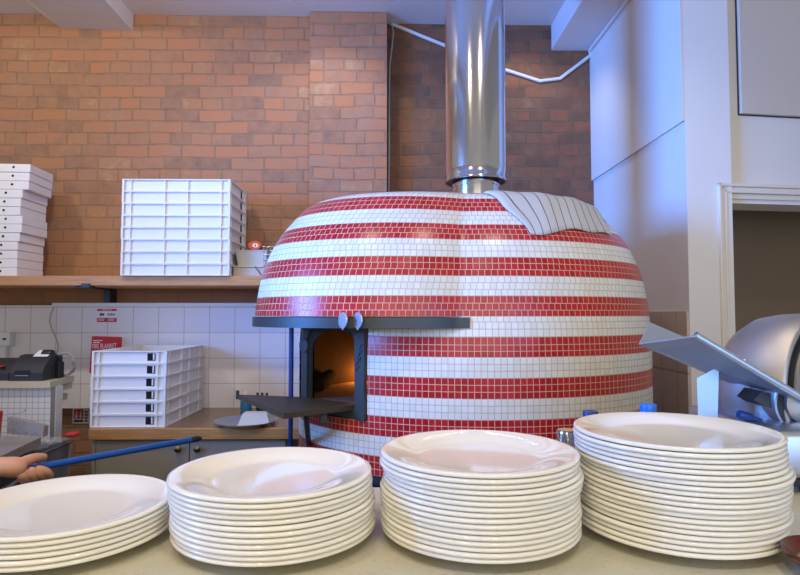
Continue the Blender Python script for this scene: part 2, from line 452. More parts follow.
# arc length, zero at z = 0
def _arc():
    pts = [Vector((r, 0, z)) for r, z in PROF]; s = [0.0]
    for a, b in zip(pts, pts[1:]): s.append(s[-1] + (b - a).length)
    s0 = s[1] + (0 - PROF[1][1]) / (PROF[2][1] - PROF[1][1]) * (s[2] - s[1])
    return [x - s0 for x in s]
ARC = _arc()
def prof(v):
    s = v * TP
    if s <= ARC[0]: return R0, s - ARC[0] + PROF[0][1]
    for i in range(len(ARC) - 1):
        if s <= ARC[i + 1]:
            # smooth (Catmull-Rom) interpolation between profile points
            t = (s - ARC[i]) / (ARC[i + 1] - ARC[i]); p = [PROF[max(0, min(len(PROF) - 1, i + k))] for k in (-1, 0, 1, 2)]
            f = lambda j: 0.5 * ((2 * p[1][j]) + (-p[0][j] + p[2][j]) * t + (2 * p[0][j] - 5 * p[1][j] + 4 * p[2][j] - p[3][j]) * t * t + (-p[0][j] + 3 * p[1][j] - 3 * p[2][j] + p[3][j]) * t ** 3)
            return max(0.0, f(0)), f(1)
    return 0.0, PROF[-1][1]
VTOP = ARC[-1] / TP
def bump(a, r):
    d = abs((a - AZ0 + 180) % 360 - 180)
    if d >= HW: return 0.0
    return 0.232 * math.cos(PI / 2 * d / HW) * min(1.0, (r / 0.56) ** 1.35) * (0.94 + 0.06 * r / R0)
def opt(a, r, z, hood=True, extra=0.0):
    rr = r + (bump(a, r) if hood else 0) + extra
    return Vector((OC.x + rr * math.cos(R(a)), OC.y + OQ * rr * math.sin(R(a)), EYE - 0.007 + z))

oven = thing('pizza_oven', 'round dome pizza oven tiled in red and white stripes with an arched iron mouth', 'pizza oven', (OC.x, OC.y, 0))
def tiled_surface(v0, v1, hood, skip=None, nseg=240, sub=1):
    bm = bm_new(); uvl = bm.loops.layers.uv.new('UVMap'); rings = {}
    def ring(v):
        if v not in rings:
            r, z = prof(v); rings[v] = [bm.verts.new(opt(360.0 * k / nseg, r, z, hood)) for k in range(nseg)] if r > 1e-4 else [bm.verts.new(opt(0, 0, z, False))]
        return rings[v]
    vs = list(range(v0, int(math.floor(v1)) + 1)) + ([v1] if v1 != math.floor(v1) else [])
    for a, b in zip(vs, vs[1:]):
        ra, rb = ring(a), ring(b); rm = prof((a + b) / 2)[0]
        zm = prof((a + b) / 2)[1]; pm_ = [opt(360.0 * k / nseg, rm, zm, hood) for k in range(nseg + 1)]; cum = [0.0]
        for k in range(nseg): cum.append(cum[-1] + (pm_[k + 1] - pm_[k]).length)
        nt = max(8, round(cum[-1] / (TP * 0.955))); cum = [c / cum[-1] * nt for c in cum]; off = (0.5 if a % 2 else 0) if a >= 0 else 0.0
        for k in range(nseg):
            j = (k + 1) % nseg
            if skip and skip(360.0 * (k + 0.5) / nseg, (a + b) / 2): continue
            if len(rb) == 1: vv = (ra[k], ra[j], rb[0]); uv = [(cum[k], a), (cum[k + 1], a), (cum[k], b)]
            else: vv = (ra[k], ra[j], rb[j], rb[k]); uv = [(cum[k], a), (cum[k + 1], a), (cum[k + 1], b), (cum[k], b)]
            f = bm.faces.new(vv)
            for lp, (u, w) in zip(f.loops, uv): lp[uvl].uv = (u + off + 0.001, w)
    return bm
bm = tiled_surface(0, VTOP, True); part('tiled_dome', bm, 'mosaic', oven, True)
AJ0, AJ1 = 201.0, 233.7          # azimuths of the two jambs of the mouth
ZB = -16                         # row where the mouth opening starts
bm = tiled_surface(-24, 0, False, lambda a, v: (AJ0 if v < ZB + 1 else 184.0) < a < AJ1 and v > ZB); part('tiled_base', bm, 'mosaic', oven, True)
# steel band under the hood: underside plate plus the upright lip
bm = bm_new(); A0, A1, N = 168.0, 263.0, 70; rows = []
for i in range(N + 1):
    a = A0 + (A1 - A0) * i / N; r = 0.734
    rows.append([bm.verts.new(opt(a, r, z, True, e)) for z, e in ((-0.004, -0.002), (-0.004, 0.008), (-0.040, 0.008), (-0.040, -0.002))] + [])
    b = bump(a, r)
for a, b in zip(rows, rows[1:]):
    for k in range(4): bm.faces.new((a[k], a[(k + 1) % 4], b[(k + 1) % 4], b[k]))
bm.faces.new(rows[0]); bm.faces.new(list(reversed(rows[-1])))
part('steel_band', bm, 'band', oven, 30)
bm = bm_new(); rows = []
for i in range(N + 1):
    a = A0 + (A1 - A0) * i / N; rows.append((bm.verts.new(opt(a, 0.55, -0.012, False)), bm.verts.new(opt(a, 0.733, -0.012, True)), bm.verts.new(opt(a, 0.733, -0.004, True)), bm.verts.new(opt(a, 0.55, -0.004, False))))
for a, b in zip(rows, rows[1:]):
    for k in range(4): bm.faces.new((a[k], a[(k + 1) % 4], b[(k + 1) % 4], b[k]))
part('hood_underside', bm, 'band', oven)
# discs stuck on the band
for px in (346.0, 361.0):
    best = min((abs((CMi := (CM.inverted() @ (opt(a / 10, 0.734, -0.012, True, 0.013) - Vector((0, 0, EYE)))))[0] / -CMi[2] * FPX + 400 - px), a / 10) for a in range(2150, 2600))
    a = best[1]; c = opt(a, 0.734, -0.014, True, 0.013)
    tv = opt(a + .5, 0.734, 0, True) - opt(a - .5, 0.734, 0, True); nv = Vector((tv.y, -tv.x, 0)).normalized()
    if nv.dot(Vector((-0.77, -0.64, 0))) < 0: nv = -nv
    nv = (nv * 0.1 + Vector((-0.84, -0.54, 0))).normalized()
    x, y = frame_z(nv); mt = Matrix.Translation(c + nv * 0.010) @ Matrix((x, y, nv)).transposed().to_4x4()
    bm = add_lathe(bm_new(), [(0, 0), (0.026, 0), (0.027, 0.002), (0.026, 0.004), (0.010, 0.005), (0, 0.005)], 32, mat=mt)
    add_box(bm, (-0.004, -0.030, 0), (0.004, -0.024, 0.003), mat=mt)
    part('silver_disc', bm, 'disc', oven, 30)
# iron mouth frame on the chord between the jambs
J0 = opt(AJ0, R0, 0, False); J1 = opt(AJ1, R0, 0, False)
tv = (J1 - J0); tv.z = 0; WM = tv.length; tv.normalize(); nv = Vector((tv.y, -tv.x, 0))
if nv.dot(Vector((-0.77, -0.64, 0))) < 0: nv = -nv
FB = prof(ZB)[1]; FT = -0.012; HZ = -0.327
MT = Matrix.Translation((J0.x, J0.y, EYE - 0.007)) @ Matrix((tv, -nv, Vector((0, 0, 1)))).transposed().to_4x4()   # x along, y inwards, z up
def arch(x0, x1, zb, zsp, zt, n=18):
    pts = [(x0, zb), (x0 + (x1 - x0) * 0.01, zsp)]
    for i in range(1, n):
        t = PI - PI * i / n; pts.append(((x0 + x1) / 2 + (x1 - x0) * 0.49 * math.cos(t), zsp + (zt - zsp) * math.sin(t)))
    return pts + [(x1 - (x1 - x0) * 0.01, zsp), (x1, zb)]
ox0, ox1 = 0.028, WM - 0.050
ap = arch(ox0, ox1, HZ, HZ + 0.235, -0.018)
bm = bm_new()
def plate_with_arch(bm, y0, y1):
    n = len(ap); outer = []
    for i, (x, z) in enumerate(ap):
        t = i / (n - 1)
        if i < 2: outer.append((0, z if i else HZ))
        elif i > n - 3: outer.append((WM, z if i < n - 1 else HZ))
        else: outer.append((WM * (i - 1.5) / (n - 4 + 1), FT))
    outer[2] = (0.0, FT); outer[-3] = (WM, FT)
    va = [[bm.verts.new(MT @ Vector((x, y, z))) for (x, z) in pl] for y in (y0, y1) for pl in (ap, outer)]
    for i in range(n - 1):
        bm.faces.new((va[0][i], va[0][i + 1], va[1][i + 1], va[1][i])); bm.faces.new((va[2][i], va[3][i], va[3][i + 1], va[2][i + 1]))
        bm.faces.new((va[0][i], va[2][i], va[2][i + 1], va[0][i + 1])); bm.faces.new((va[1][i], va[1][i + 1], va[3][i + 1], va[3][i]))
    add_box(bm, (0, y0, FB), (WM, y1, HZ), mat=MT)
plate_with_arch(bm, -0.012, 0.002)
e0_ = opt(184.0, R0 - 0.006, 0, False); add_prism(bm, [(J0.x, J0.y, EYE - .007 + FB), (e0_.x, e0_.y, EYE - .007 + FB), (e0_.x, e0_.y, EYE - .007 + FT), (J0.x, J0.y, EYE - .007 + FT)], (0.01, 0, 0))
part('mouth_frame', bm, 'iron', oven)
# splayed reveal running inwards behind the frame
bm = bm_new(); rv = []
for k, (dy, sc) in enumerate(((0.0, 1.0), (0.008, 0.99), (0.016, 0.99))):
    rv.append([bm.verts.new(MT @ Vector(((x - WM / 2) * sc + WM / 2, dy, HZ + (z - HZ) * (1 - 0.12 * k / 2)))) for x, z in ap])
for a, b in zip(rv, rv[1:]):
    for i in range(len(ap) - 1): bm.faces.new((a[i], a[i + 1], b[i + 1], b[i]))
part('mouth_reveal', bm, 'iron', oven, 40)
# raised marks cast on the right jamb, and the round knob on the left one
bm = bm_new()
for k in range(7):
    c = MT @ Vector((WM - 0.012 - 0.004 * k, -0.013, -0.105 - 0.014 * k)); pts = []
    for j in range(9):
        t = 2 * PI * j / 8; pts.append(c + tv * 0.008 * math.cos(t * (1 if k % 2 else 0.6)) + Vector((0, 0, 0.007 * math.sin(t))))
    add_tube(bm, pts, 0.0016, 6)
part('cast_lettering', bm, 'black2', oven)
mt = Matrix.Translation(MT @ Vector((0.022, -0.012, -0.115))) @ Matrix((tv, Vector((0, 0, 1)), nv)).transposed().to_4x4()
bm = add_lathe(bm_new(), [(0, 0), (0.008, 0), (0.008, 0.006), (0.028, 0.007), (0.029, 0.010), (0.026, 0.013), (0, 0.014)], 32, mat=mt); part('round_knob', bm, 'iron', oven, 35)
# chamber, hearth
bm = bm_new(); NS = 72; rg = []
for r, z in ((0.70, HZ), (0.70, HZ + 0.12), (0.70, HZ + 0.22), (0.69, HZ + 0.32), (0.60, HZ + 0.40), (0.42, HZ + 0.46), (0.2, HZ + 0.49)):
    rg.append([bm.verts.new(opt(360 * k / NS, r, z, False)) for k in range(NS)])
for i, (a, b) in enumerate(zip(rg, rg[1:])):
    for k in range(NS):
        az = 360 * (k + .5) / NS
        if 200 < az < 235 and i < 3: continue
        bm.faces.new((a[k], a[(k + 1) % NS], b[(k + 1) % NS], b[k]))
bm.faces.new(rg[-1])
part('fire_chamber', bm, 'soot', oven, 40)
bm = bm_new(); vs = [opt(360 * k / NS, 0.705, HZ, False) for k in range(NS)]; add_prism(bm, vs, (0, 0, -0.03))
add_box(bm, (ox0 * 0.6, -0.0, HZ - 0.03), (WM - ox0 * 0.6, 0.1, HZ + 0.001), mat=MT); part('hearth', bm, 'hearth', oven)
# firewood burning inside to the right of the mouth
for (x, y, z, dx, dy, rr) in ((0.10, 2.70, 0.035, .14, .05, .031), (0.17, 2.66, 0.065, .14, 0, .03), (0.24, 2.62, 0.035, .14, -.05, .031), (0.30, 2.58, 0.065, .14, -.1, .03), (-0.29, 2.66, 0.036, .02, .08, .036)):
    c = Vector((x, y, EYE - 0.007 + HZ + z)); d = Vector((dx, dy, 0.012))
    part('log', add_tube(bm_new(), [c - d, c, c + d], [rr * .92, rr, rr * .88], 11), 'soot', oven, 40)
# landing tray
zt_r = EYE - 0.007 + HZ + 0.012; th = 0.018
ta, tb, tc, td = [PZ(x, y, zt_r) for x, y in ((237.5, 394.5), (283.6, 413.5), (361.5, 403.8), (304, 391.5))]
td = MT @ Vector((0.02, -0.0215, HZ)); td.z = zt_r
bm = add_prism(bm_new(), [ta, tb, tc, td], (0, 0, -th)); bevel_all(bm, 0.003)
ed = (tb - ta).normalized(); add_tube(bm, [ta + Vector((0, 0, -th)), ta + Vector((0, 0, 0.016))], 0.007, 8)
part('landing_tray', bm, 'tray', oven)
mid = tb.lerp(tc, 0.30) - ed * 0.02; end = opt(205, R0 - 0.002, -0.50, False)
bm = add_tube(bm_new(), [mid + Vector((0, 0, -th)), end], 0.010, 8); part('tray_strut', bm, 'band', oven)
mb = tb.lerp(tc, 0.52) - ed * 0.02
bm = bm_new(); add_box(bm, (mb.x - 0.013, mb.y - 0.012, zt_r - th - 0.038), (mb.x + 0.013, mb.y + 0.02, zt_r - th), 0.005); part('tray_bracket', bm, 'iron', oven)
# underside and steel plinth
bm = bm_new(); zb0 = prof(-24)[1]; vs = [opt(360 * k / NS, R0 - 0.004, zb0, False) for k in range(NS)]; add_prism(bm, vs, (0, 0, -0.03))
vs = [opt(360 * k / NS, R0 - 0.06, 0, False) for k in range(NS)]
for v in vs: v.z = 0
add_prism(bm, vs, (0, 0, EYE + zb0 - 0.037)); part('plinth', bm, 'black2', oven, 30)
# blue post under the hood
pp = P(291, 380, 2.33)
bm = add_tube(bm_new(), [(pp.x, pp.y, 0), (pp.x, pp.y, EYE - 0.0195)], 0.0095, 16)
add_lathe(bm, [(0, 0), (0.04, 0), (0.04, 0.006), (0.0, 0.006)], 24, (pp.x, pp.y, 0))
tag(make('support_post', bm, 'dblue', None, 40), 'thin dark blue upright post under the left end of the oven hood', 'post')

def dome_z(x, y):
    dx, dy = x - OC.x, (y - OC.y) / OQ; rr = math.hypot(dx, dy); a = math.degrees(math.atan2(dy, dx))
    lo, hi = 0.0, VTOP
    for _ in range(40):
        m = (lo + hi) / 2; r = prof(m)[0]
        if r + bump(a, r) > rr: lo = m
        else: hi = m
    return EYE - 0.007 + prof(lo)[1] if lo > 1e-3 else -1
def dome_hit(px, py):
    d = CM @ Vector(((px - 400) / FPX, (287.5 - py) / FPX, -1)); t = 1.6
    while t < 3.2:
        p = Vector((0, 0, EYE)) + d * t
        if dome_z(p.x, p.y) > p.z: return p
        t += 0.002
    return None
# flue
FX, FY = P(475.5, 150, 2.6).x, 2.60
zc = P(475, 176, FY - 0.13).z; zd = dome_z(FX, FY)
flue = thing('flue_pipe', 'polished steel flue rising from the top of the striped oven to the ceiling', 'flue', (FX, FY, zd))
rO = 0.1345
bm = add_lathe(bm_new(), [(rO - 0.006, zc + 0.02), (rO - 0.006, zc), (rO + 0.002, zc), (rO + 0.002, zc + 0.012), (rO, zc + 0.014), (rO, zc + 0.05), (rO, CEIL - 0.001)], 96, (FX, FY, 0)); part('outer_sleeve', bm, 'polish', flue, 50)
rI = 0.103
bm = add_lathe(bm_new(), [(rI, zd - 0.005), (rI, zc - 0.022), (rI + 0.003, zc - 0.020), (rI + 0.003, zc - 0.012), (rI, zc - 0.010), (rI, zc + 0.1)], 96, (FX, FY, 0)); part('inner_pipe', bm, 'polish', flue, 50)
bm = add_lathe(bm_new(), [(rI - .001, zc + 0.012), (rO - 0.004, zc + 0.012), (rO - .004, zc + 0.016), (rI - .001, zc + 0.016)], 64, (FX, FY, 0)); part('end_ring', bm, 'black2', flue)
# tea towel over the right shoulder of the dome
tl_, ll_, lm_, lr_ = dome_hit(484, 195.5), dome_hit(530, 238), dome_hit(573, 234), dome_hit(613, 241)
tr_ = Vector((0.80, 2.62, 0)); tm_ = Vector((0.60, 2.52, 0))
bm = bm_new(); uvl = bm.loops.layers.uv.new('UVMap'); NU, NV = 44, 30; g = []
def q3(a, b, c, t):
    return a * (1 - t) * (1 - 2 * t) + b * 4 * t * (1 - t) + c * t * (2 * t - 1)
for j in range(NV + 1):
    row = []
    for i in range(NU + 1):
        u, v = i / NU, j / NV
        top = q3(tl_, tm_, tr_, u); bot = q3(ll_, lm_, lr_, u); p = top.lerp(bot, v)
        p.x += 0.006 * math.sin(9 * v + 3 * u); p.y += 0.004 * math.sin(13 * u + 2)
        z = dome_z(p.x, p.y) + 0.006 + 0.003 * (1 + math.sin(u * 17 + 4 * v)) * (0.4 + 0.6 * v)
        row.append(bm.verts.new((p.x, p.y, z)))
    g.append(row)
for j in range(NV):
    for i in range(NU):
        f = bm.faces.new((g[j][i], g[j][i + 1], g[j + 1][i + 1], g[j + 1][i]))
        for lp, (a, b) in zip(f.loops, ((i, j), (i + 1, j), (i + 1, j + 1), (i, j + 1))): lp[uvl].uv = (a / NU, b / NV)
o = thing_mesh('tea_towel', bm, 'towel', 'white tea towel with thin dark stripes draped over the oven dome', 'towel', tm_ + Vector((0, 0, 1.9)), True)
md = o.modifiers.new('thickness', 'SOLIDIFY'); md.thickness = 0.003; md.offset = 1

# ------------------------------------------------------------------ wall cables
bm = bm_new(); yr = YR - 0.012
add_tube(bm, [P(392, 24, yr), P(445, 45.5, yr), P(506, 70, yr), P(540, 81, yr), P(560, 78.5, yr), P(591, 55, yr)], 0.011, 8)
add_tube(bm, [P(591, 55, yr), Vector((XW - 0.026, yr - .02, c0.z - 0.012)), Vector((XW - 0.026, 0.6, c0.z - 0.012))], 0.011, 8)
thing_mesh('cable_conduit', bm, 'wplast', 'white cable conduit zigzagging across the brown bricks behind the flue', 'conduit', P(506, 70, yr))
bm = bm_new(); yy = YR - 0.006
add_tube(bm, [P(391.5, 23, yy), P(393.5, 32, yy), P(391.5, 50, yy), P(389.6, 66, yy), P(389.2, 100, yy), P(389, 150, yy), P(388.6, 200, yy), P(388.4, 300, yy)], 0.006, 8)
add_box(bm, P(389.5, 26, yy), P(393.5, 21, yy) + Vector((0, -0.015, 0)), 0.002)
thing_mesh('power_cable', bm, 'wire', 'grey cable hanging down the corner of the brick pier', 'cable', P(388, 100, yy))

# ------------------------------------------------------------------ shelf and what stands on it
SZ = P(150, 276, 3.2).z; YS0 = 3.19
bm = bm_new(); add_box(bm, (-2.75, YS0, SZ - 0.052), (P(262, 280, YS0).x + 0.22, YW - 0.001, SZ), 0.003)
shelf = thing('wall_shelf', 'long pale wooden shelf on the brick wall above the white tiles', 'shelf', (-1.5, YL, SZ - 0.052))
part('shelf_board', bm, 'shelfwood', shelf)
bm = bm_new(); bx = P(109, 295, YL).x
add_box(bm, (bx - 0.018, YL - 0.03, zt + 0.017), (bx + 0.018, YW - 0.001, SZ - 0.053)); add_box(bm, (bx - 0.015, YS0 + 0.03, SZ - 0.062), (bx + 0.015, YL - 0.03, SZ - 0.053)); part('bracket', bm, 'black2', shelf)
bm = bm_new(); a_ = P(82, 285, YS0); add_box(bm, (a_.x, YS0 - 0.012, SZ - 0.064), (a_.x + 0.045, YS0 + 0.05, SZ - 0.053 + 0.012), 0.002); part('clip', bm, 'black2', shelf)

# pizza boxes
def make_pizza_box(w, d, h):
    t = bpy.data.objects.new('pizza_box', None); COL.objects.link(t)
    bm = bm_new(); add_box(bm, (-w + 0.003, 0.003, 0), (-0.003, d, h * 0.4), 0.001); make('box_base', bm, 'card', t)
    bm = bm_new(); add_box(bm, (-w, 0, 0.0015), (0, d, h - 0.0012), 0.003); make('box_lid', bm, 'card', t)
    bm = bm_new(); mt = Matrix.Translation((-0.088, 0.0, h * 0.6)) @ Matrix.Rotation(PI / 2, 4, 'X')
    add_lathe(bm, [(0, -0.001), (0.0065, -0.001), (0.0065, 0.001), (0, 0.001)], 20, mat=mt); make('finger_hole', bm, 'hole', t)
    return t
edges = [28, 27.5, 27, 20.7, 19.5, 19, 21.4, 21, 19.3, 17.6, 17.5, 17.4, 17.4]
YB0 = 3.245; hb = (P(20, 163.6, YB0).z - SZ) / 13
proto = None
for i, e in enumerate(edges):
    o = make_pizza_box(0.27, 0.25, hb) if proto is None else copy_tree(proto)
    proto = proto or o
    yo = YB0 + (0.0 if i > 2 else 0.004) + random.uniform(0, 0.006)
    o.location = (P(e, 250, yo).x, yo, SZ + hb * (12 - i)); o.rotation_euler = (0, 0, R(random.uniform(-0.6, 0.6) + (4.0 if i < 3 else 1.2)))
    tag(o, 'white pizza box on the wall shelf, %s of the stack of thirteen' % nth(i, 13), 'pizza box', 'pizza boxes on the shelf')

# dough crates
CWX, CDY, CH = 0.585, 0.355, 0.0655
def crate_bm(w, d, h):
    bm = bm_new(); t = 0.004; f = 0.012
    add_box(bm, (-w / 2 + f, -d / 2 + f, 0.002), (w / 2 - f, d / 2 - f, 0.007))
    for s in (-1, 1):
        add_box(bm, (-w / 2 + f, s * (d / 2 - f) - t / 2, 0.002), (w / 2 - f, s * (d / 2 - f) + t / 2, h - 0.002))
        add_box(bm, (s * (w / 2 - f) - t / 2, -d / 2 + f, 0.002), (s * (w / 2 - f) + t / 2, d / 2 - f, h - 0.002))
        for z0, z1 in ((h - 0.006, h - 0.0005), (0.0, 0.004)):
            add_box(bm, (-w / 2, s * (d / 2 - f / 2) - f / 2, z0), (w / 2, s * (d / 2 - f / 2) + f / 2, z1), 0.001)
            add_box(bm, (s * (w / 2 - f / 2) - f / 2, -d / 2 + f, z0), (s * (w / 2 - f / 2) + f / 2, d / 2 - f, z1), 0.001)
        for fx in (0.004, 0.083, 0.396, 0.608, 0.917, 0.996):
            x = -w / 2 + fx * w; x = max(-w / 2 + 0.002, min(w / 2 - 0.002, x))
            add_box(bm, (x - 0.002, s * (d / 2 - f / 2) - f / 2 + 0.0005, 0.004), (x + 0.002, s * (d / 2 - f / 2) + f / 2 - 0.0005, h - 0.006))
        for fy in (0.004, 0.10, 0.885, 0.996):
            y = -d / 2 + fy * d; y = max(-d / 2 + 0.002, min(d / 2 - 0.002, y))
            add_box(bm, (s * (w / 2 - f / 2) - f / 2 + 0.0005, y - 0.002, 0.004), (s * (w / 2 - f / 2) + f / 2 - 0.0005, y + 0.002, h - 0.006))
    return bm
def make_crate():
    t = bpy.data.objects.new('dough_crate', None); COL.objects.link(t)
    make('crate_tray', crate_bm(CWX, CDY, CH), 'crate', t)
    for s in (-1, 1):
        x = s * (CWX / 2 - 0.0098); y = s * CDY * 0.29
        bm = bm_new(); add_box(bm, (x - 0.0006, y - 0.021, CH * 0.2), (x + 0.0006, y + 0.018, CH * 0.8)); make('hand_slot', bm, 'hole', t)
        bm = bm_new(); add_box(bm, (x - 0.004 + s * 0.004, y + 0.008, CH * 0.26), (x + 0.004 + s * 0.004, y + 0.014, CH * 0.78), 0.001); make('slot_latch', bm, 'crate', t)
    return t
cr0 = make_crate(); n = 8; yC = 3.17; xl = P(120.5, 270, yC).x
fw = P(229.5, 230, yC).x - P(120.8, 230, yC).x
zt_c = P(175, 179, yC).z; hc = (zt_c - SZ) / 8
sc = hc / CH
for i in range(n):
    o = cr0 if i == 0 else copy_tree(cr0)
    o.scale = (fw / CWX, 1, sc); o.location = (xl + fw / 2 + random.uniform(-0.002, 0.002), yC + CDY / 2 - 0.004 + random.uniform(0, 0.004), SZ + hc * (n - 1 - i))
    tag(o, 'white plastic dough crate on the wall shelf, %s of its stack of eight' % nth(i, n), 'crate', 'dough crates on the shelf')

# tub, tray and bits between crates and oven
yT = 3.25
a_, b_ = P(233, 275, yT), P(268, 266, yT)
bm = bm_new(); add_box(bm, (a_.x, yT, SZ), (b_.x + 0.05, yT + 0.28, b_.z - 0.006), 0.006); add_box(bm, (a_.x - 0.006, yT - 0.006, b_.z - 0.008), (b_.x + 0.056, yT + 0.286, b_.z), 0.003)
zt_ = b_.z
greytray = thing('storage_tray', 'flat grey lidded tray on the wall shelf under the white tub', 'tray', ((a_.x + b_.x) / 2, yT + .1, SZ)); part('tray_body', bm, 'greytray', greytray)
bm = bm_new(); add_tube(bm, [P(255, 266.5, yT - .008), P(257.5, 270, yT - .008), P(261, 275, yT - .004)], 0.0022, 6); part('strap', bm, 'black2', greytray)
a_, b_ = P(237, 265, yT), P(263, 250.5, yT)
def taper_tub(bm, x0, x1, y0, y1, z0, z1, ins, t=0.003, rim=0.006):
    lo = [Vector((x0 + ins, y0 + ins, z0)), Vector((x1 - ins, y0 + ins, z0)), Vector((x1 - ins, y1 - ins, z0)), Vector((x0 + ins, y1 - ins, z0))]
    hi = [Vector((x0, y0, z1)), Vector((x1, y0, z1)), Vector((x1, y1, z1)), Vector((x0, y1, z1))]
    c = sum(lo, Vector()) / 4; sh = lambda p, k, dz: Vector((c.x + (p.x - c.x) * k, c.y + (p.y - c.y) * k, p.z + dz))
    rings = [lo, hi, [sh(p, 1.06, 0) for p in hi], [sh(p, 1.06, 0.004) for p in hi], [sh(p, 0.96, 0.004) for p in hi], [sh(p, 0.95, t) for p in lo]]
    rv = [[bm.verts.new(p) for p in r] for r in rings]
    bm.faces.new(list(reversed(rv[0]))); bm.faces.new(rv[-1])
    for a, b in zip(rv, rv[1:]):
        for k in range(4): bm.faces.new((a[k], a[(k + 1) % 4], b[(k + 1) % 4], b[k]))
    return bm
bm = taper_tub(bm_new(), a_.x - 0.012, b_.x + 0.02, yT + 0.01, yT + 0.2, zt_ + .001, b_.z, 0.012)
thing_mesh('plastic_tub', bm, 'tub', 'white plastic tub standing on the grey tray beside the tall crates', 'tub', ((a_.x + b_.x) / 2, yT + .1, zt_))
zt2 = b_.z + 0.004
o0 = P(256, 245.5, yT + 0.06)
tm = thing('tape_measure', 'small orange and black tape measure on the white tub', 'tape measure', (o0.x, yT + .06, zt2))
mt = Matrix.Translation((o0.x, yT + 0.03, zt2 + 0.026)) @ Matrix.Diagonal((1.45, 1, 1, 1)) @ Matrix.Rotation(PI / 2, 4, 'X')
bm = add_lathe(bm_new(), [(0, -0.05), (0.022, -0.05), (0.026, -0.04), (0.026, 0.004), (0.023, 0.010), (0, 0.010)], 24, mat=mt); part('case', bm, 'orange', tm, 35)
mt2 = mt @ Matrix.Translation((0.004, 0, 0.0105))
bm = add_lathe(bm_new(), [(0, 0), (0.0115, 0), (0.0115, 0.002), (0, 0.002)], 24, mat=mt2); dl = part('dial', bm, 'white', tm, 35)
bm = bm_new(); add_box(bm, (-0.002, -0.006, 0.0022), (0.002, 0.006, 0.003), mat=mt2); part('mark', bm, 'ink', dl, top=tm)
bm = bm_new(); add_box(bm, (o0.x - 0.060, yT + 0.035, zt2 - 0.001), (o0.x + 0.062, yT + 0.075, zt2 + 0.012), 0.004); part('belt_clip', bm, 'black2', tm)
# wire basket
a_, b_ = P(264, 265, yT - 0.0), P(278, 247.5, yT); bk = bm_new(); yb = yT - 0.03
for i in range(9):
    x = a_.x + 0.004 + 0.018 * i; add_tube(bk, [(x, yb, zt_ + .003), (x - .0, yb, b_.z)], 0.0015, 6); add_tube(bk, [(x, yb, zt_ + .003), (x, yb + 0.18, zt_ + .003)], 0.0015, 6)
for z in (zt_ + .003, zt_ + 0.03, zt_ + 0.06, b_.z):
    add_tube(bk, [(a_.x, yb, z), (a_.x + 0.152, yb, z), (a_.x + 0.152, yb + 0.18, z), (a_.x, yb + 0.18, z)], 0.002, 6, closed=True)
thing_mesh('wire_basket', bk, 'steel', 'wire mesh basket on the shelf, half hidden by the oven', 'basket', (a_.x, yb, zt_))

# ------------------------------------------------------------------ back counter with cabinets
YC0 = 2.93; CZ = P(180, 428.5, YC0).z; CT = 0.055
xl_ = P(88, 435, YC0).x; xr_ = P(296, 435, YC0).x
bm = bm_new(); add_box(bm, (xl_, YC0, CZ - CT), (xr_ + 0.02, YL - 0.015, CZ), 0.004)
wt = thing('wooden_worktop', 'thick wooden worktop under the white tiles left of the oven', 'worktop', ((xl_ + xr_) / 2, 3.2, CZ - CT))
part('front_edge', bm, 'wood', wt)
bm = bm_new(); add_box(bm, (xl_ + 0.01, YC0 + 0.02, CZ - 0.003), (xr_ + 0.015, YL - 0.016, CZ + 0.001)); part('worn_surface', bm, 'worktop', wt)
xd = P(187.5, 450, YC0).x; xe = P(285, 450, YC0).x
cab = thing('base_cabinet', 'taupe two-door base cabinet under the wooden worktop', 'cabinet', ((xl_ + xe) / 2, 3.2, 0))
zc1 = CZ - CT - 0.001
bm = bm_new(); add_box(bm, (xl_ + 0.006, YC0 + 0.05, 0.1), (xe + 0.02, YL - 0.02, zc1)); add_box(bm, (xl_ + 0.006, YC0 + 0.12, 0.0), (xe + 0.02, YL - 0.05, 0.1)); add_box(bm, (xl_ + 0.006, YC0 + 0.028, 0.1), (xl_ + 0.024, YC0 + 0.06, zc1)); part('carcass', bm, 'cab', cab)
for x0, x1, kx in ((xl_ + 0.026, xd - 0.002, P(177, 450, YC0).x), (xd + 0.002, xe - 0.002, P(196.5, 450, YC0).x)):
    bm = bm_new(); add_box(bm, (x0, YC0 + 0.028, 0.11), (x1, YC0 + 0.048, zc1 - 0.006), 0.002); dr = part('door', bm, 'cab', cab)
    mt = Matrix.Translation((kx, YC0 + 0.028, P(180, 450, YC0).z)) @ Matrix.Rotation(PI / 2, 4, 'X')
    bm = add_lathe(bm_new(), [(0.006, 0), (0.006, 0.012), (0.015, 0.016), (0.016, 0.022), (0.010, 0.027), (0, 0.028)], 20, mat=mt); part('knob', bm, 'brass', dr, 40, top=cab)
# lower crate stack, short side towards the room
n = 6; zt_c = P(130, 351, 2.96).z; hc = (zt_c - CZ) / n; yC2 = 2.955
xa, xb = P(91, 400, yC2).x, P(166.5, 400, yC2).x
for i in range(n):
    o = copy_tree(cr0); o.scale = (0.56 / CWX, (xb - xa) / CDY, hc / CH); o.rotation_euler = (0, 0, -PI / 2 - R(0.6))
    o.location = ((xa + xb) / 2 - 0.004 * (i / n) + random.uniform(-.002, .002), yC2 + 0.28, CZ + 0.001 + hc * (n - 1 - i))
    tag(o, 'white plastic dough crate on the wooden worktop, %s of its stack of six' % nth(i, n), 'crate', 'dough crates on the worktop')
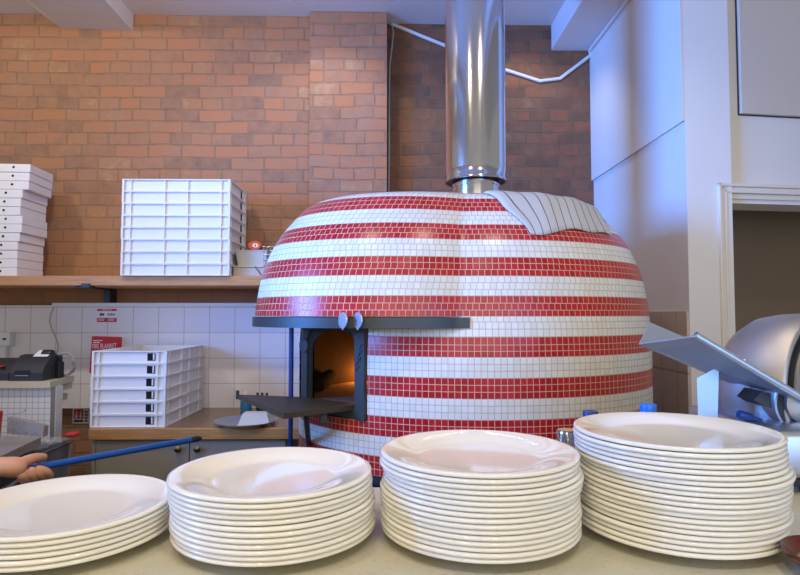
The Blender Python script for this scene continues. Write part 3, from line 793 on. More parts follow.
# pan, tub, blue bottle on the worktop
pz = CZ + 0.001
c_ = PZ(246, 422.5, pz + 0.01)
bm = add_lathe(bm_new(), [(0, 0.003), (0.11, 0.003), (0.15, 0.022), (0.157, 0.023), (0.157, 0.019), (0.115, 0), (0, 0)], 48, (c_.x, c_.y, pz))
thing_mesh('metal_pan', bm, 'steel', 'shallow steel pan lying on the worktop under the oven tray', 'pan', (c_.x, c_.y, pz), 40)
bm = taper_tub(bm_new(), c_.x - 0.03, c_.x + 0.13, c_.y - 0.05, c_.y + 0.06, pz + 0.0035, pz + 0.060, 0.02)
bmesh.ops.rotate(bm, verts=bm.verts, cent=(c_.x + .05, c_.y, pz + 0.032), matrix=Matrix.Rotation(PI, 3, 'Y'))
thing_mesh('upturned_tub', bm, 'tub', 'cloudy plastic tub upside down in the steel pan', 'tub', (c_.x + .05, c_.y, pz))
c_ = P(246, 408, 3.42)
bt = thing('squeeze_bottle', 'blue plastic bottle by the tiles behind the oven tray', 'bottle', (c_.x, 3.42, pz))
bm = add_lathe(bm_new(), [(0, 0), (0.030, 0), (0.032, 0.004), (0.032, 0.075), (0.022, 0.088), (0.012, 0.092), (0, 0.092)], 24, (c_.x, 3.42, pz)); part('bottle_body', bm, 'bluebot', bt, 40)
bm = add_lathe(bm_new(), [(0.013, 0.0922), (0.013, 0.10), (0.005, 0.118), (0, 0.119)], 16, (c_.x, 3.42, pz)); part('nozzle', bm, 'wplast', bt, 40)
c_ = P(262, 406, 3.43)
bm = add_lathe(bm_new(), [(0, 0), (0.035, 0), (0.038, 0.075), (0.034, 0.075), (0.032, 0.004), (0, 0.004)], 24, (c_.x, 3.44, pz)); ut = tag(bpy.data.objects.new('utensil_pot', None), 'black pot of utensils by the tiles behind the oven tray', 'utensil pot'); COL.objects.link(ut); ut.location = (c_.x, 3.44, pz)
part('pot', bm, 'black', ut, 40)
for k in range(3):
    bm = add_tube(bm_new(), [(c_.x - .01 + .012 * k, 3.44, pz + 0.006), (c_.x - 0.03 + 0.03 * k, 3.44 - 0.01 * k, pz + 0.105)], [0.004, 0.007], 8); part('handle', bm, 'black2', ut)

# ------------------------------------------------------------------ things on the tiles
yw = YL - 0.0139
a_, b_ = P(97, 322.2, yw), P(117.2, 308.8, yw)
sg = thing('safety_notice', 'small red and white notice with black scribbles on the tiles', 'sign', ((a_.x + b_.x) / 2, yw, a_.z))
h_ = b_.z - a_.z; w_ = b_.x - a_.x
bm = bm_new(); add_box(bm, (a_.x, yw - 0.003, a_.z), (b_.x, yw, b_.z), 0.0008); part('panel', bm, 'white', sg)
bm = bm_new(); add_box(bm, (a_.x + .001, yw - 0.0036, b_.z - h_ * 0.17), (b_.x - .001, yw - 0.0031, b_.z - .001)); add_box(bm, (a_.x + .001, yw - 0.0036, a_.z + .001), (b_.x - .001, yw - 0.0031, a_.z + h_ * 0.33)); part('red_band', bm, 'redp', sg)
bm = bm_new(); zz = a_.z + h_ * 0.57
for x0, wd in ((0.14, 0.24), (0.54, 0.38)):
    pts = []
    for k in range(13):
        t = k / 12; pts.append((a_.x + w_ * (x0 + wd * t), yw - 0.0035, zz + h_ * 0.15 * math.sin(k * 2.3) * (1 - 0.4 * t)))
    add_tube(bm, pts, 0.0021, 5)
part('handwriting', bm, 'ink', sg)
bm = bm_new()
for k, (x0, x1, zf) in enumerate(((0.25, 0.75, 0.915), (0.06, 0.40, 0.24), (0.06, 0.36, 0.15), (0.55, 0.90, 0.24), (0.55, 0.86, 0.15))):
    add_box(bm, (a_.x + w_ * x0, yw - 0.0040, a_.z + h_ * (zf - 0.018)), (a_.x + w_ * x1, yw - 0.0037, a_.z + h_ * (zf + 0.018)))
part('print_lines', bm, 'white', sg)
# fire blanket case
yf = yw; q = [P(89.3, 373, yf - .04), P(92, 336.3, yf - .04), P(119, 337.2, yf - .04), P(117.5, 373, yf - .04)]
fb = thing('fire_blanket', 'red fire blanket case on the tiles behind the lower crates', 'fire blanket', (q[0].x + .08, yf, q[0].z))
bm = add_prism(bm_new(), [(p.x, yf - 0.04, p.z) for p in q], (0, 0.0402, 0)); bevel_all(bm, 0.003); part('case', bm, 'red', fb)
a_ = P(92.3, 348.8, yf - .041)
mt = Matrix.Translation((a_.x - .0005, yf - 0.0408, a_.z)) @ Matrix.Rotation(-R(1.5), 4, 'Y') @ Matrix.Rotation(PI / 2, 4, 'X') @ Matrix.Diagonal((0.72, 1.35, 1, 1)); part('lettering', text_bm('FIRE BLANKET', 0.031, mt), 'white', fb)
bm = bm_new(); a_ = P(93, 341, yf - .041); add_box(bm, (a_.x, yf - 0.0408, a_.z), (a_.x + 0.055, yf - 0.0402, a_.z + 0.005)); add_box(bm, (a_.x, yf - 0.0408, a_.z - 0.011), (a_.x + 0.04, yf - 0.0402, a_.z - 0.006)); part('small_print', bm, 'white', fb)
# extinguisher sign low on the bare brick
yb = YW - 0.001; a_, b_ = P(72.5, 423.5, yb), P(89.5, 408.3, yb); w_ = b_.x - a_.x; h_ = b_.z - a_.z
es = thing('extinguisher_sign', 'red and white fire extinguisher sign low on the bare brick', 'sign', ((a_.x + b_.x) / 2, yb, a_.z))
bm = bm_new(); add_box(bm, (a_.x, yb - 0.004, a_.z), (b_.x, yb, b_.z), 0.0008); part('panel', bm, 'white', es)
bm = bm_new(); add_box(bm, (a_.x + w_ * 0.10, yb - 0.0046, a_.z + h_ * 0.31), (a_.x + w_ * 0.66, yb - 0.0041, b_.z - h_ * 0.06)); part('red_field', bm, 'redp', es)
bm = bm_new()
for cx in (0.25, 0.50):
    x = a_.x + w_ * cx
    add_box(bm, (x - 0.007, yb - 0.0051, a_.z + h_ * 0.38), (x + 0.007, yb - 0.0047, a_.z + h_ * 0.58), 0.0)
    add_box(bm, (x - 0.005, yb - 0.0051, a_.z + h_ * 0.66), (x + 0.007, yb - 0.0047, a_.z + h_ * 0.74)); add_box(bm, (x - 0.002, yb - 0.0051, a_.z + h_ * 0.58), (x + 0.003, yb - 0.0047, a_.z + h_ * 0.86))
part('pictogram', bm, 'white', es)
bm = bm_new(); add_box(bm, (a_.x + w_ * 0.10, yb - 0.0046, a_.z + h_ * 0.10), (a_.x + w_ * 0.66, yb - 0.0041, a_.z + h_ * 0.24))
for k in range(4): add_box(bm, (a_.x + w_ * 0.74, yb - 0.0046, a_.z + h_ * (0.12 + 0.2 * k)), (a_.x + w_ * 0.92, yb - 0.0041, a_.z + h_ * (0.24 + 0.2 * k)))
part('text_block', bm, 'black2', es)
# socket box and conduit, looping cable
a_, b_ = P(-8, 346, yw - .05), P(10.5, 332, yw - .05)
sk = thing('socket_box', 'white electrical box on the tiles at the left edge', 'socket box', ((a_.x + b_.x) / 2, yw, a_.z))
bm = bm_new(); add_box(bm, (a_.x, yw - 0.055, a_.z), (b_.x, yw, b_.z), 0.004); part('box', bm, 'wplast', sk)
bm = bm_new(); cx = P(4.5, 339, yw - .055); add_box(bm, (cx.x - .010, yw - 0.058, cx.z - .006), (cx.x + .010, yw - 0.0552, cx.z + .006), 0.001); part('switch', bm, 'black2', sk)
bm = bm_new(); cx = P(5.5, 350, yw - .02); add_tube(bm, [(cx.x, yw - 0.022, a_.z), (cx.x, yw - 0.022, P(5, 374, yw).z)], 0.014, 14); part('conduit', bm, 'wplast', sk, 40)
bm = bm_new(); yk = yw - 0.006
pts = [(54, 307), (50.5, 314), (49.5, 322), (52, 330), (56, 338), (58.3, 346), (57, 352), (55, 357)]
sm = []
for i in range(len(pts) - 1):
    for k in range(4):
        t = k / 4; sm.append(P(pts[i][0] * (1 - t) + pts[i + 1][0] * t, pts[i][1] * (1 - t) + pts[i + 1][1] * t, yk - 0.01))
add_tube(bm, sm, 0.003, 6)
thing_mesh('hanging_cable', bm, 'wire', 'thin grey cable curving down the tiles to the black printers', 'cable', P(54, 357, yk))

# ------------------------------------------------------------------ left: mosaic counter with printers
YM = 3.0; mz = P(20, 387.5, YM).z; mzt = P(20, 381.2, YM).z; mx = P(51, 390, YM).x; mx2 = P(53, 384, YM).x
mc = thing('tiled_counter', 'beige topped counter faced in small white tiles at the left edge', 'counter', (mx - .3, YM + .1, 0))
bm = bm_new(); add_prism(bm, [(-2.7, YM - 0.025, mz), (mx2, YM - 0.025, mz), (P(72, 384, 3.24).x, 3.22, mz), (P(72, 384, 3.24).x, 3.26, mz), (-2.7, 3.26, mz)], (0, 0, mzt - mz)); bevel_all(bm, 0.004); part('counter_top', bm, 'beige', mc)
bm = bm_new(); add_box(bm, (-2.7, YM, 0), (mx, YM + 0.04, mz - 0.0005)); part('tiled_front', bm, 'smtile', mc)
bm = bm_new(); add_box(bm, (-2.7, YM + 0.041, 0), (mx + 0.004, YM + 0.10, mz - 0.0005)); part('side_panel', bm, 'wall', mc)
bm = bm_new(); x1 = P(70.5, 395, 3.24).x; add_box(bm, (mx - 0.1, 3.13, mz - 0.035), (x1, 3.255, mz - 0.0005)); add_box(bm, (mx - 0.1, 3.15, mz - 0.095), (P(66, 400, 3.24).x, 3.255, mz - 0.06), 0.003); add_box(bm, (mx - .12, 3.2, 0), (mx - 0.1, 3.255, mz - .0005)); part('niche_shelf', bm, 'beige', mc)
def printer(x0, x1, y0, h, label):
    w = x1 - x0; t = thing('label_printer', label, 'printer', ((x0 + x1) / 2, y0 + .1, mzt), 'printers on the tiled counter')
    prf = [(0, 0.0), (0.0, h * 0.32), (0.03, h * 0.62), (0.085, h * 0.95), (0.12, h), (0.175, h * 0.86), (0.19, h * 0.4), (0.19, 0)]
    bm = add_prism(bm_new(), [(x0, y0 + a, mzt + .001 + b) for a, b in prf], (w, 0, 0)); bevel_all(bm, 0.007, 3); part('body', bm, 'black2', t, 35)
    bm = bm_new(); add_box(bm, (x0 + w * 0.16, y0 - 0.002, mzt + h * 0.18), (x0 + w * 0.62, y0 + 0.02, mzt + h * 0.42), 0.002); part('paper_slot', bm, 'black', t)
    bm = bm_new(); add_box(bm, (x0 + w * 0.2, y0 - 0.006, mzt + h * 0.20), (x0 + w * 0.6, y0 - 0.001, mzt + h * 0.235), 0.001); part('tear_bar', bm, 'steel', t)
    return t
yP = 3.005
xA, xB = P(9, 375, yP).x, P(38, 375, yP).x
hp = P(24, 354.5, yP + 0.1).z - mzt
t = printer(xA, xB + 0.02, yP, hp, 'black label printer with a white paper slip on top, right of its twin')
bm = bm_new(); bx0 = xA + 0.07; add_prism(bm, [(bx0, yP + 0.075, mzt + hp * 0.93), (bx0 + 0.075, yP + 0.075, mzt + hp * 0.93), (bx0 + 0.075, yP + 0.13, mzt + hp * 1.14), (bx0, yP + 0.13, mzt + hp * 1.14)], (0, 0.003, 0.002)); part('paper_slip', bm, 'white', t)
mt = Matrix.Translation((xB - 0.045, yP + 0.12, mzt + hp * 0.98)) @ Matrix.Rotation(PI / 2, 4, 'Y')
bm = add_lathe(bm_new(), [(0, 0), (0.024, 0), (0.026, 0.004), (0.026, 0.045), (0.024, 0.049), (0, 0.049)], 24, mat=mt); part('roller', bm, 'black', t, 40)
t = printer(P(-22, 375, yP + 0.02).x, P(8.2, 375, yP + 0.02).x, yP + 0.02, hp * 0.84, 'black label printer with a red light, at the left edge')
bm = bm_new(); a_ = P(3, 366, yP + 0.05); add_box(bm, (a_.x - 0.012, yP + 0.028, a_.z - 0.003), (a_.x + 0.014, yP + 0.05, a_.z + 0.003), 0.001); part('status_light', bm, 'red', t)
# coil of cable
cl = bm_new(); cc = P(63.5, 367, 3.2); pts = []
for k in range(97):
    t = 2 * PI * k / 24 * 1.0; rr = 0.052 + 0.004 * math.sin(k * 1.7)
    pts.append((cc.x + rr * 0.86 * math.cos(t), 3.20 + 0.03 * (k / 96) + 0.01 * math.cos(t), mzt + 0.0665 + rr * 1.15 * math.sin(t)))
add_tube(cl, pts, 0.0035, 6)
thing_mesh('cable_coil', cl, 'wire', 'loose coil of pale cable standing behind the black printers', 'cable', (cc.x, 3.2, mzt), True)
bm = bm_new(); a_ = P(57, 362, 3.12); add_box(bm, (a_.x - .012, 3.12, mzt + 0.001), (a_.x + .012, 3.17, mzt + 0.085), 0.004); add_box(bm, (a_.x - .008, 3.13, mzt + 0.085), (a_.x + .008, 3.16, mzt + 0.115), 0.003)
thing_mesh('power_adapter', bm, 'black', 'small black power adapter between the printers and the cable coil', 'adapter', (a_.x, 3.145, mzt))

# ------------------------------------------------------------------ granite side worktop, appliances, bin
gz = CZ + 0.03
e0 = PZ(41, 437, gz); e1 = PZ(0, 456.5, gz)
gdir = (e1 - e0).normalized()
f1 = e0 + gdir * 0.42
gw = thing('granite_worktop', 'grey speckled granite worktop with an upstand in front of the tiled counter', 'worktop', (e0.x - .3, e0.y - .1, gz - .04))
bm = add_prism(bm_new(), [(e0.x, e0.y, gz - 0.035), (f1.x, f1.y, gz - 0.035), (f1.x - 0.6, f1.y + .05, gz - 0.035), (e0.x - 0.75, e0.y + 0.12, gz - 0.035)], (0, 0, 0.035)); bevel_all(bm, 0.003); part('slab', bm, 'granite', gw)
u0 = P(5, 417.5, e0.y + 0.06); u1 = P(43.5, 426, e0.y - 0.0)
bm = add_prism(bm_new(), [(u0.x, e0.y + 0.075, gz), (e0.x + 0.008, e0.y + 0.0, gz), (e0.x + 0.012, e0.y + 0.0, u1.z), (u0.x, e0.y + 0.075, u0.z)], (0.006, 0.024, 0)); part('upstand', bm, 'granite', gw)
apx = e0 + gdir * 0.02
fr = thing('undercounter_appliance', 'black undercounter appliance below the granite worktop', 'appliance', (apx.x - .35, apx.y - .2, 0))
sd = Vector((-gdir.y, gdir.x, 0)); sd = sd if sd.x < 0 else -sd
bm = bm_new(); A_ = e0 + sd * 0.05 + gdir * 0.03; B_ = f1 + sd * 0.05 - gdir * 0.01
add_prism(bm, [(A_.x, A_.y, 0.05), (B_.x, B_.y, 0.05), ((B_ + sd * 0.45).x, (B_ + sd * 0.45).y, 0.05), ((A_ + sd * 0.45).x, (A_ + sd * 0.45).y, 0.05)], (0, 0, gz - 0.036 - 0.05)); part('housing', bm, 'black', fr)
bm = bm_new(); A2 = A_ - sd * 0.012 + gdir * 0.02; B2 = B_ - sd * 0.012 - gdir * 0.02
add_prism(bm, [(A2.x, A2.y, 0.12), (B2.x, B2.y, 0.12), ((B2 + sd * 0.011).x, (B2 + sd * 0.011).y, 0.12), ((A2 + sd * 0.011).x, (A2 + sd * 0.011).y, 0.12)], (0, 0, gz - 0.22)); dr = part('door', bm, 'black2', fr)
bm = add_tube(bm_new(), [A2 - sd * 0.02 + Vector((0, 0, 0.12 + gz - 0.26 - A2.z)), B2 - sd * 0.02 + Vector((0, 0, 0.12 + gz - 0.26 - B2.z))], 0.008, 8); part('handle', bm, 'steel', dr, top=fr)
bm = bm_new()
for sx_ in (0.06, 0.40):
    for sy in (0.04, 0.40):
        p = A_ + sd * sy + gdir * sx_ * 0.9; add_tube(bm, [(p.x, p.y, 0), (p.x, p.y, 0.051)], 0.018, 10)
part('feet', bm, 'black2', fr)
# red tumbler and wire ladle on the granite
c_ = PZ(-8.5, 446, gz + .001)
bm = add_lathe(bm_new(), [(0, 0), (0.026, 0), (0.036, 0.135), (0.033, 0.135), (0.024, 0.004), (0, 0.004)], 24, (c_.x, c_.y, gz + .001))
thing_mesh('red_tumbler', bm, 'red', 'red tumbler on the granite worktop at the left edge', 'tumbler', (c_.x, c_.y, gz + .001), 40)
bm = bm_new(); yq = e0.y - 0.012
add_tube(bm, [P(-14, 417, yq), P(0, 415, yq), P(18, 412.5, yq), P(24.5, 411.2, yq), P(25.5, 409.3, yq), P(23.5, 408.8, yq)], 0.0032, 8)
q_ = P(-14, 417, yq); add_tube(bm, [q_, (q_.x, q_.y, gz)], 0.0032, 8); add_lathe(bm, [(0, 0), (0.02, 0), (0.02, 0.003), (0, 0.003)], 16, (q_.x, q_.y, gz)); 
zl = P(-14, 417, yq).z
o = thing_mesh('hooked_wire', bm, 'wire', 'thin hooked steel wire above the granite upstand', 'wire', (q_.x, q_.y, gz))
# bin with clear liner
x0, x1 = -1.86, -1.525; zb_ = EYE - 0.60; by0, by1 = 2.585, 2.915
bn = thing('waste_bin', 'black waste bin with a clear crumpled liner left of the cabinet', 'bin', ((x0 + x1) / 2, 2.75, 0))
bm = bm_new(); taper_tub(bm, x0 + .012, x1 - .012, by0 + .012, by1 - .012, 0, zb_ - 0.02, 0.03); part('bin_body', bm, 'black', bn)
bm = bm_new(); NG = 14; gr = []
for j in range(NG + 1):
    rw = []
    for i in range(NG * 2 + 1):
        u, v = i / (NG * 2), j / NG
        rw.append(bm.verts.new((x0 + 0.006 + (x1 - x0 - .012) * u + random.uniform(-.004, .004), by0 + (by1 - by0) * v + random.uniform(-.004, .004), zb_ - 0.006 + 0.022 * random.random() * (1 if 0.02 < v < 0.98 else 0.3))))
    gr.append(rw)
for j in range(NG):
    for i in range(NG * 2): bm.faces.new((gr[j][i], gr[j][i + 1], gr[j + 1][i + 1], gr[j + 1][i]))
sk_ = []
for i in range(NG * 2 + 1):
    v = gr[0][i].co; sk_.append(bm.verts.new((v.x, v.y + 0.004 + random.uniform(-.004, .004), v.z - 0.16 + random.uniform(-.03, .03))))
for i in range(NG * 2): bm.faces.new((gr[0][i], sk_[i], sk_[i + 1], gr[0][i + 1]))
sd_ = [bm.verts.new((gr[j][-1].co.x - 0.004 + random.uniform(-.004, .004), gr[j][-1].co.y, zb_ - 0.17 + random.uniform(-.03, .03))) for j in range(NG + 1)]
for j in range(NG): bm.faces.new((gr[j][-1], sd_[j], sd_[j + 1], gr[j + 1][-1]))
part('bin_liner', bm, 'bag', bn)
c_ = P(85, 440, 2.93)
bm = bm_new(); add_box(bm, (c_.x - 0.055, 2.84, zb_ + 0.018), (c_.x - 0.005, 2.90, zb_ + 0.036), 0.008, None)
thing_mesh('red_packet', bm, 'redp', 'crumpled red packet lying on the clear bin liner', 'packet', (c_.x, 2.88, zb_ + .018))

# ------------------------------------------------------------------ front counter and plates
KZ = EYE - 0.334
bm = bm_new(); add_box(bm, (-1.35, 0.42, KZ - 0.045), (0.62, 1.16, KZ), 0.006); add_box(bm, (0.60, 0.42, KZ - 0.0452), (1.75, 1.80, KZ - 0.0002), 0.006)
fc = thing('front_counter', 'long pale stone counter carrying the four stacks of plates', 'counter', (0, 0.83, 0))
part('counter_slab', bm, 'counter', fc)
bm = bm_new(); add_box(bm, (-1.3, 0.50, 0), (0.60, 1.12, KZ - 0.046)); add_box(bm, (0.601, 0.50, 0), (1.7, 1.75, KZ - 0.046)); part('counter_base', bm, 'cab', fc)
def plate_mesh():
    k_ = 0.1505 / 0.1555
    prof_ = [(0, .0034), (.080, .0034), (.084, 0), (.090, 0), (.094, .0036), (.110, .0068), (.135, .0115), (.146, .0132), (.152, .0136), (.1546, .0147), (.1555, .0167),
             (.1546, .0188), (.1515, .0198), (.147, .0193), (.135, .0172), (.118, .0136), (.106, .0098), (.098, .0078), (.090, .0071), (0, .0070)]
    bm = add_lathe(bm_new(), [(a * k_, b) for a, b in prof_], 96); bmesh.ops.recalc_face_normals(bm, faces=bm.faces)
    me = bpy.data.meshes.new('dinner_plate'); bm.to_mesh(me); bm.free(); me.materials.append(M['plate'])
    for p in me.polygons: p.use_smooth = True
    return me
PM = plate_mesh(); PITCH = 0.0072
def stack(cx, cy, n, words, shifts, grp):
    for i in range(n):                       # i = 0 is the topmost
        o = bpy.data.objects.new('dinner_plate', PM); COL.objects.link(o)
        dx, dy = shifts(i)
        o.location = (cx + dx, cy + dy, KZ + 0.0001 + PITCH * (n - 1 - i)); o.rotation_euler = (0, 0, random.uniform(0, 6.28))
        tag(o, 'round white dinner plate, %s of %s' % (nth(i, n), words), 'plate', grp)
def jit(s=0.0014): return random.uniform(-s, s), random.uniform(-s, s)
def sh1(i): d = jit(); return (d[0] + (0.002 if i > 2 else 0), d[1])
def sh2(i): d = jit(); return (d[0] + (0.0045 if i > 4 else 0) + (0.002 if i > 9 else 0), d[1] - (0.002 if i > 4 else 0))
def sh3(i): d = jit(); return (d[0] + (0.004 if 2 < i < 7 else 0.001 if i >= 9 else 0), d[1])
def sh4(i): d = jit(); return (d[0] + (0.003 if 1 < i < 6 else 0.009 if 6 <= i < 9 else 0.006 if 9 <= i < 16 else 0.002), d[1] - (0.002 if 4 < i < 12 else 0))
stack(-0.482, 0.903, 6, 'the low leftmost stack of six', sh1, 'plates in the leftmost stack')
stack(-0.176, 0.914, 12, 'the second stack from left, twelve high', sh2, 'plates in the second stack from the left')
stack(0.1370, 0.915, 16, 'the third stack from left, sixteen high', sh3, 'plates in the third stack from the left')
stack(0.4430, 0.924, 20, 'the tallest stack on the right', sh4, 'plates in the rightmost stack')

# jars and bottles peeping out behind the plates
def jar_at(px, py_top, Y, r, name, label, cat, body, lidm, lid_h, neck=1.0, topm=None):
    p = P(px, py_top, Y); t = thing(name, label, cat, (p.x, Y, KZ)); h = p.z - KZ
    pr = [(0, 0), (r * 0.94, 0), (r, 0.004), (r, h - lid_h - 0.03), (r * neck * 0.93, h - lid_h - 0.004), (r * neck * 0.93, h - lid_h), (0, h - lid_h)]
    part('jar_body', add_lathe(bm_new(), pr, 28, (p.x, Y, KZ)), body, t, 40)
    rl = r * neck
    pr = [(rl * 0.97, h - lid_h - 0.0045), (rl, h - lid_h), (rl, h - 0.004), (rl * 0.95, h - 0.001), (0, h)]
    lid = part('lid', add_lathe(bm_new(), pr, 36, (p.x, Y, KZ)), lidm, t, 40)
    if topm: part('lid_disc', add_lathe(bm_new(), [(0, h + 0.0002), (rl * 0.88, h + .0002), (rl * 0.88, h + .0008), (0, h + .001)], 28, (p.x, Y, KZ)), topm, lid, top=t)
    return t
jar_at(567, 430, 1.12, 0.0195, 'spice_jar', 'small jar with a silver lid between the two tallest plate stacks', 'jar', 'tub', 'polish', 0.035, 1.0, 'tape')
jar_at(590.5, 410.5, 1.125, 0.0145, 'lidded_jar', 'dark topped jar peeping out behind the tallest plate stack', 'jar', 'tub', 'dblue', 0.025)
jar_at(648, 403.5, 1.122, 0.026, 'water_bottle', 'clear bottle with a bright blue cap behind the tallest plate stack', 'bottle', 'bluebot', 'bluecap', 0.018, 0.58)

# bowl in the corner
c_ = PZ(834, 577, KZ)
bw = thing('sauce_bowl', 'small dark red bowl with a cream filling at the right corner', 'bowl', (c_.x, c_.y, KZ))
bm = add_lathe(bm_new(), [(0, 0), (0.028, 0), (0.030, 0.004), (0.050, 0.018), (0.0575, 0.030), (0.0565, 0.032), (0.0535, 0.030), (0.044, 0.016), (0.028, 0.008), (0, 0.007)], 48, (c_.x, c_.y, KZ)); part('bowl_body', bm, 'bowl', bw, 60)
bm = add_lathe(bm_new(), [(0, 0.008), (0.043, 0.016), (0.030, 0.0185), (0, 0.0195)], 36, (c_.x, c_.y, KZ)); part('filling', bm, 'bowlin', bw, True)

# ------------------------------------------------------------------ meat slicer
sl = thing('meat_slicer', 'aluminium meat slicer on the counter behind the tallest plate stack', 'slicer', (0.98, 1.3, KZ))
def quad_plate(bm, pts, t):
    pts = [Vector(p) for p in pts]; nrm = (pts[1] - pts[0]).cross(pts[-1] - pts[0]).normalized(); return add_prism(bm, pts, nrm * t)
T0, T1, T2, T3 = P(638.6, 344.5, 1.30), P(695, 337, 1.14), P(812, 406, 1.14), P(788, 408, 1.30)
bm = bm_new(); quad_plate(bm, [T0, T1, T2, T3], 0.004)
part('carriage_tray', bm, 'alu', sl)
bm = bm_new(); fz = Vector((0.005, 0.05, 0.047)); F0 = P(648.5, 323, 1.34); quad_plate(bm, [T0, T3, T3 + (F0 - T0), F0], 0.004); part('carriage_fence', bm, 'alu', sl)
bm = bm_new(); d_ = (T2 - T1).normalized(); up = Vector((0, -0.001, 0.0035))
pts = [T1 + up, T2 + up]; add_tube(bm, pts, 0.0075, 16, caps=False); add_tube(bm, [T1 + up + d_ * 0.001, T2 + up], 0.0048, 12, caps=True); part('rolled_edge', bm, 'alu', sl, 40)
bm = bm_new(); mt = Matrix.Translation(T1.lerp(T2, 0.42) + Vector((0, 0, 0.010))); add_lathe(bm, [(0, 0), (0.006, 0), (0.005, 0.004), (0, 0.005)], 12, mat=mt); part('rivet', bm, 'steel2', sl)
# support column under the tray
yc_ = 1.225; c0_, c1_ = P(697, 378, yc_), P(719, 366.5, yc_); d0, d1 = P(698.5, 425, yc_), P(715.5, 425, yc_)
bm = add_prism(bm_new(), [c0_, c1_, (d1.x, yc_, KZ + 0.03), (d0.x, yc_, KZ + 0.03)], (0.016, 0.028, -0.004)); bevel_all(bm, 0.002); part('support_column', bm, 'alu', sl)
# rear panel seen below the tray
bm = add_prism(bm_new(), [P(712, 366, 1.36), P(722, 350, 1.36), P(790, 372, 1.36), P(790, 440, 1.36), P(712, 440, 1.36)], (0, 0.03, 0)); bevel_all(bm, 0.004); part('rear_panel', bm, 'drum', sl)
# drum shaped blade housing, its face turned to the right
ax = Vector((0.44, -0.89, 0.05)).normalized(); x_, y_ = frame_z(ax); HC = P(833, 394, 1.27)
HM = Matrix.Translation(HC) @ Matrix((x_, y_, ax)).transposed().to_4x4()
rd = 0.177
def above_base(bm):
    bmesh.ops.bisect_plane(bm, geom=bm.verts[:] + bm.edges[:] + bm.faces[:], plane_co=(0, 0, KZ + 0.03), plane_no=(0, 0, -1), clear_outer=True); return bm
bm = add_lathe(bm_new(), [(0, -0.19), (rd * 0.62, -0.185), (rd * 0.86, -0.165), (rd * 0.97, -0.13), (rd, -0.09), (rd, -0.004), (rd - 0.006, 0), (rd - 0.010, 0)], 96, mat=HM); part('blade_housing', above_base(bm), 'drum', sl, 60)
bm = add_lathe(bm_new(), [(rd - 0.010, 0), (rd - 0.012, -0.008), (rd - 0.030, -0.010), (rd - 0.032, 0.0)], 96, mat=HM); part('guard_groove', above_base(bm), 'black2', sl, 60)
bm = add_lathe(bm_new(), [(rd - 0.032, -0.006), (rd - 0.034, 0.004), (rd * 0.6, 0.008), (0, 0.010)], 96, mat=HM); part('blade', above_base(bm), 'drum', sl, 60)
# thickness dial and dark knuckle under the tray
mt = Matrix.Translation(P(806, 402, 1.19)) @ Matrix.Rotation(PI / 2 + 0.1, 4, 'X')
cutp = P(806, 399, 1.19)
def lower_half(bm):
    bmesh.ops.bisect_plane(bm, geom=bm.verts[:] + bm.edges[:] + bm.faces[:], plane_co=cutp, plane_no=(0.25, 0, 1), clear_outer=True); return bm
bm = lower_half(add_lathe(bm_new(), [(0, -0.05), (0.066, -0.05), (0.066, -0.004), (0.064, 0), (0.060, 0), (0.058, -0.006), (0.040, -0.006)], 64, mat=mt)); part('dial_ring', bm, 'steel2', sl, 50)
bm = lower_half(add_lathe(bm_new(), [(0.0445, -0.0058), (0.0435, 0.006), (0.036, 0.010), (0, 0.012)], 48, mat=mt)); part('dial_cap', bm, 'steel2', sl, 50)
bm = lower_half(add_lathe(bm_new(), [(0.0585, -0.0055), (0.0585, -0.003), (0.0435, -0.003), (0.0435, -0.0055)], 48, mat=mt)); part('dial_gap', bm, 'black2', sl, 50)
bm = add_prism(bm_new(), [P(754, 400, 1.2), P(762, 391, 1.2), P(776, 399, 1.2), P(771, 408, 1.2), P(762, 405, 1.2)], (0, 0.06, 0)); bevel_all(bm, 0.003); part('carriage_joint', bm, 'black2', sl)
mt = Matrix.Translation(P(745, 416, 1.2)) @ Matrix.Rotation(0.3, 4, 'Y') @ Matrix.Rotation(PI / 2, 4, 'Y')
bm = add_lathe(bm_new(), [(0, -0.014), (0.008, -0.014), (0.009, -0.010), (0.009, 0.012), (0.007, 0.016), (0.005, 0.016), (0.005, 0.034), (0, 0.034)], 20, mat=mt); part('lock_knob', bm, 'dblue', sl, 40)
# base
bx0 = P(789.0, 480, 1.09).x
bm = bm_new(); add_box(bm, (bx0 - 0.02, 1.09, KZ + 0.028), (1.25, 1.42, P(790, 432, 1.09).z), 0.012, segs=3); add_box(bm, (0.62, 1.17, KZ + 0.02), (0.85, 1.41, KZ + 0.05), 0.008); part('base', bm, 'steel2', sl, 40)
bm = bm_new(); add_box(bm, (bx0 - 0.012, 1.10, KZ + 0.012), (1.24, 1.41, KZ + 0.0275), 0.002); part('base_gasket', bm, 'black', sl)
for (fx, fy) in ((bx0 + 0.03, 1.13), (1.2, 1.13), (bx0 + 0.03, 1.38), (1.2, 1.38), (0.66, 1.2), (0.66, 1.38)):
    part('rubber_foot', add_lathe(bm_new(), [(0, 0), (0.022, 0), (0.018, 0.013), (0.018, 0.021), (0, 0.021)], 20, (fx, fy, KZ)), 'black', sl, 40)

# ------------------------------------------------------------------ person with the blue pole
pA, pB = P(30, 468.6, 1.555), P(190.5, 440, 2.02)
pd = (pB - pA).normalized()
pl = thing('blue_pole', 'thin blue pole with a dark tip held by the person at left', 'pole', pA)
part('shaft', add_tube(bm_new(), [pA - pd * 0.02, pB], 0.0095, 16), 'blue', pl, 40)
part('tip', add_tube(bm_new(), [pB, pB + pd * 0.03, pB + pd * 0.045], [0.0098, 0.0098, 0.006], 16), 'black2', pl, 40)

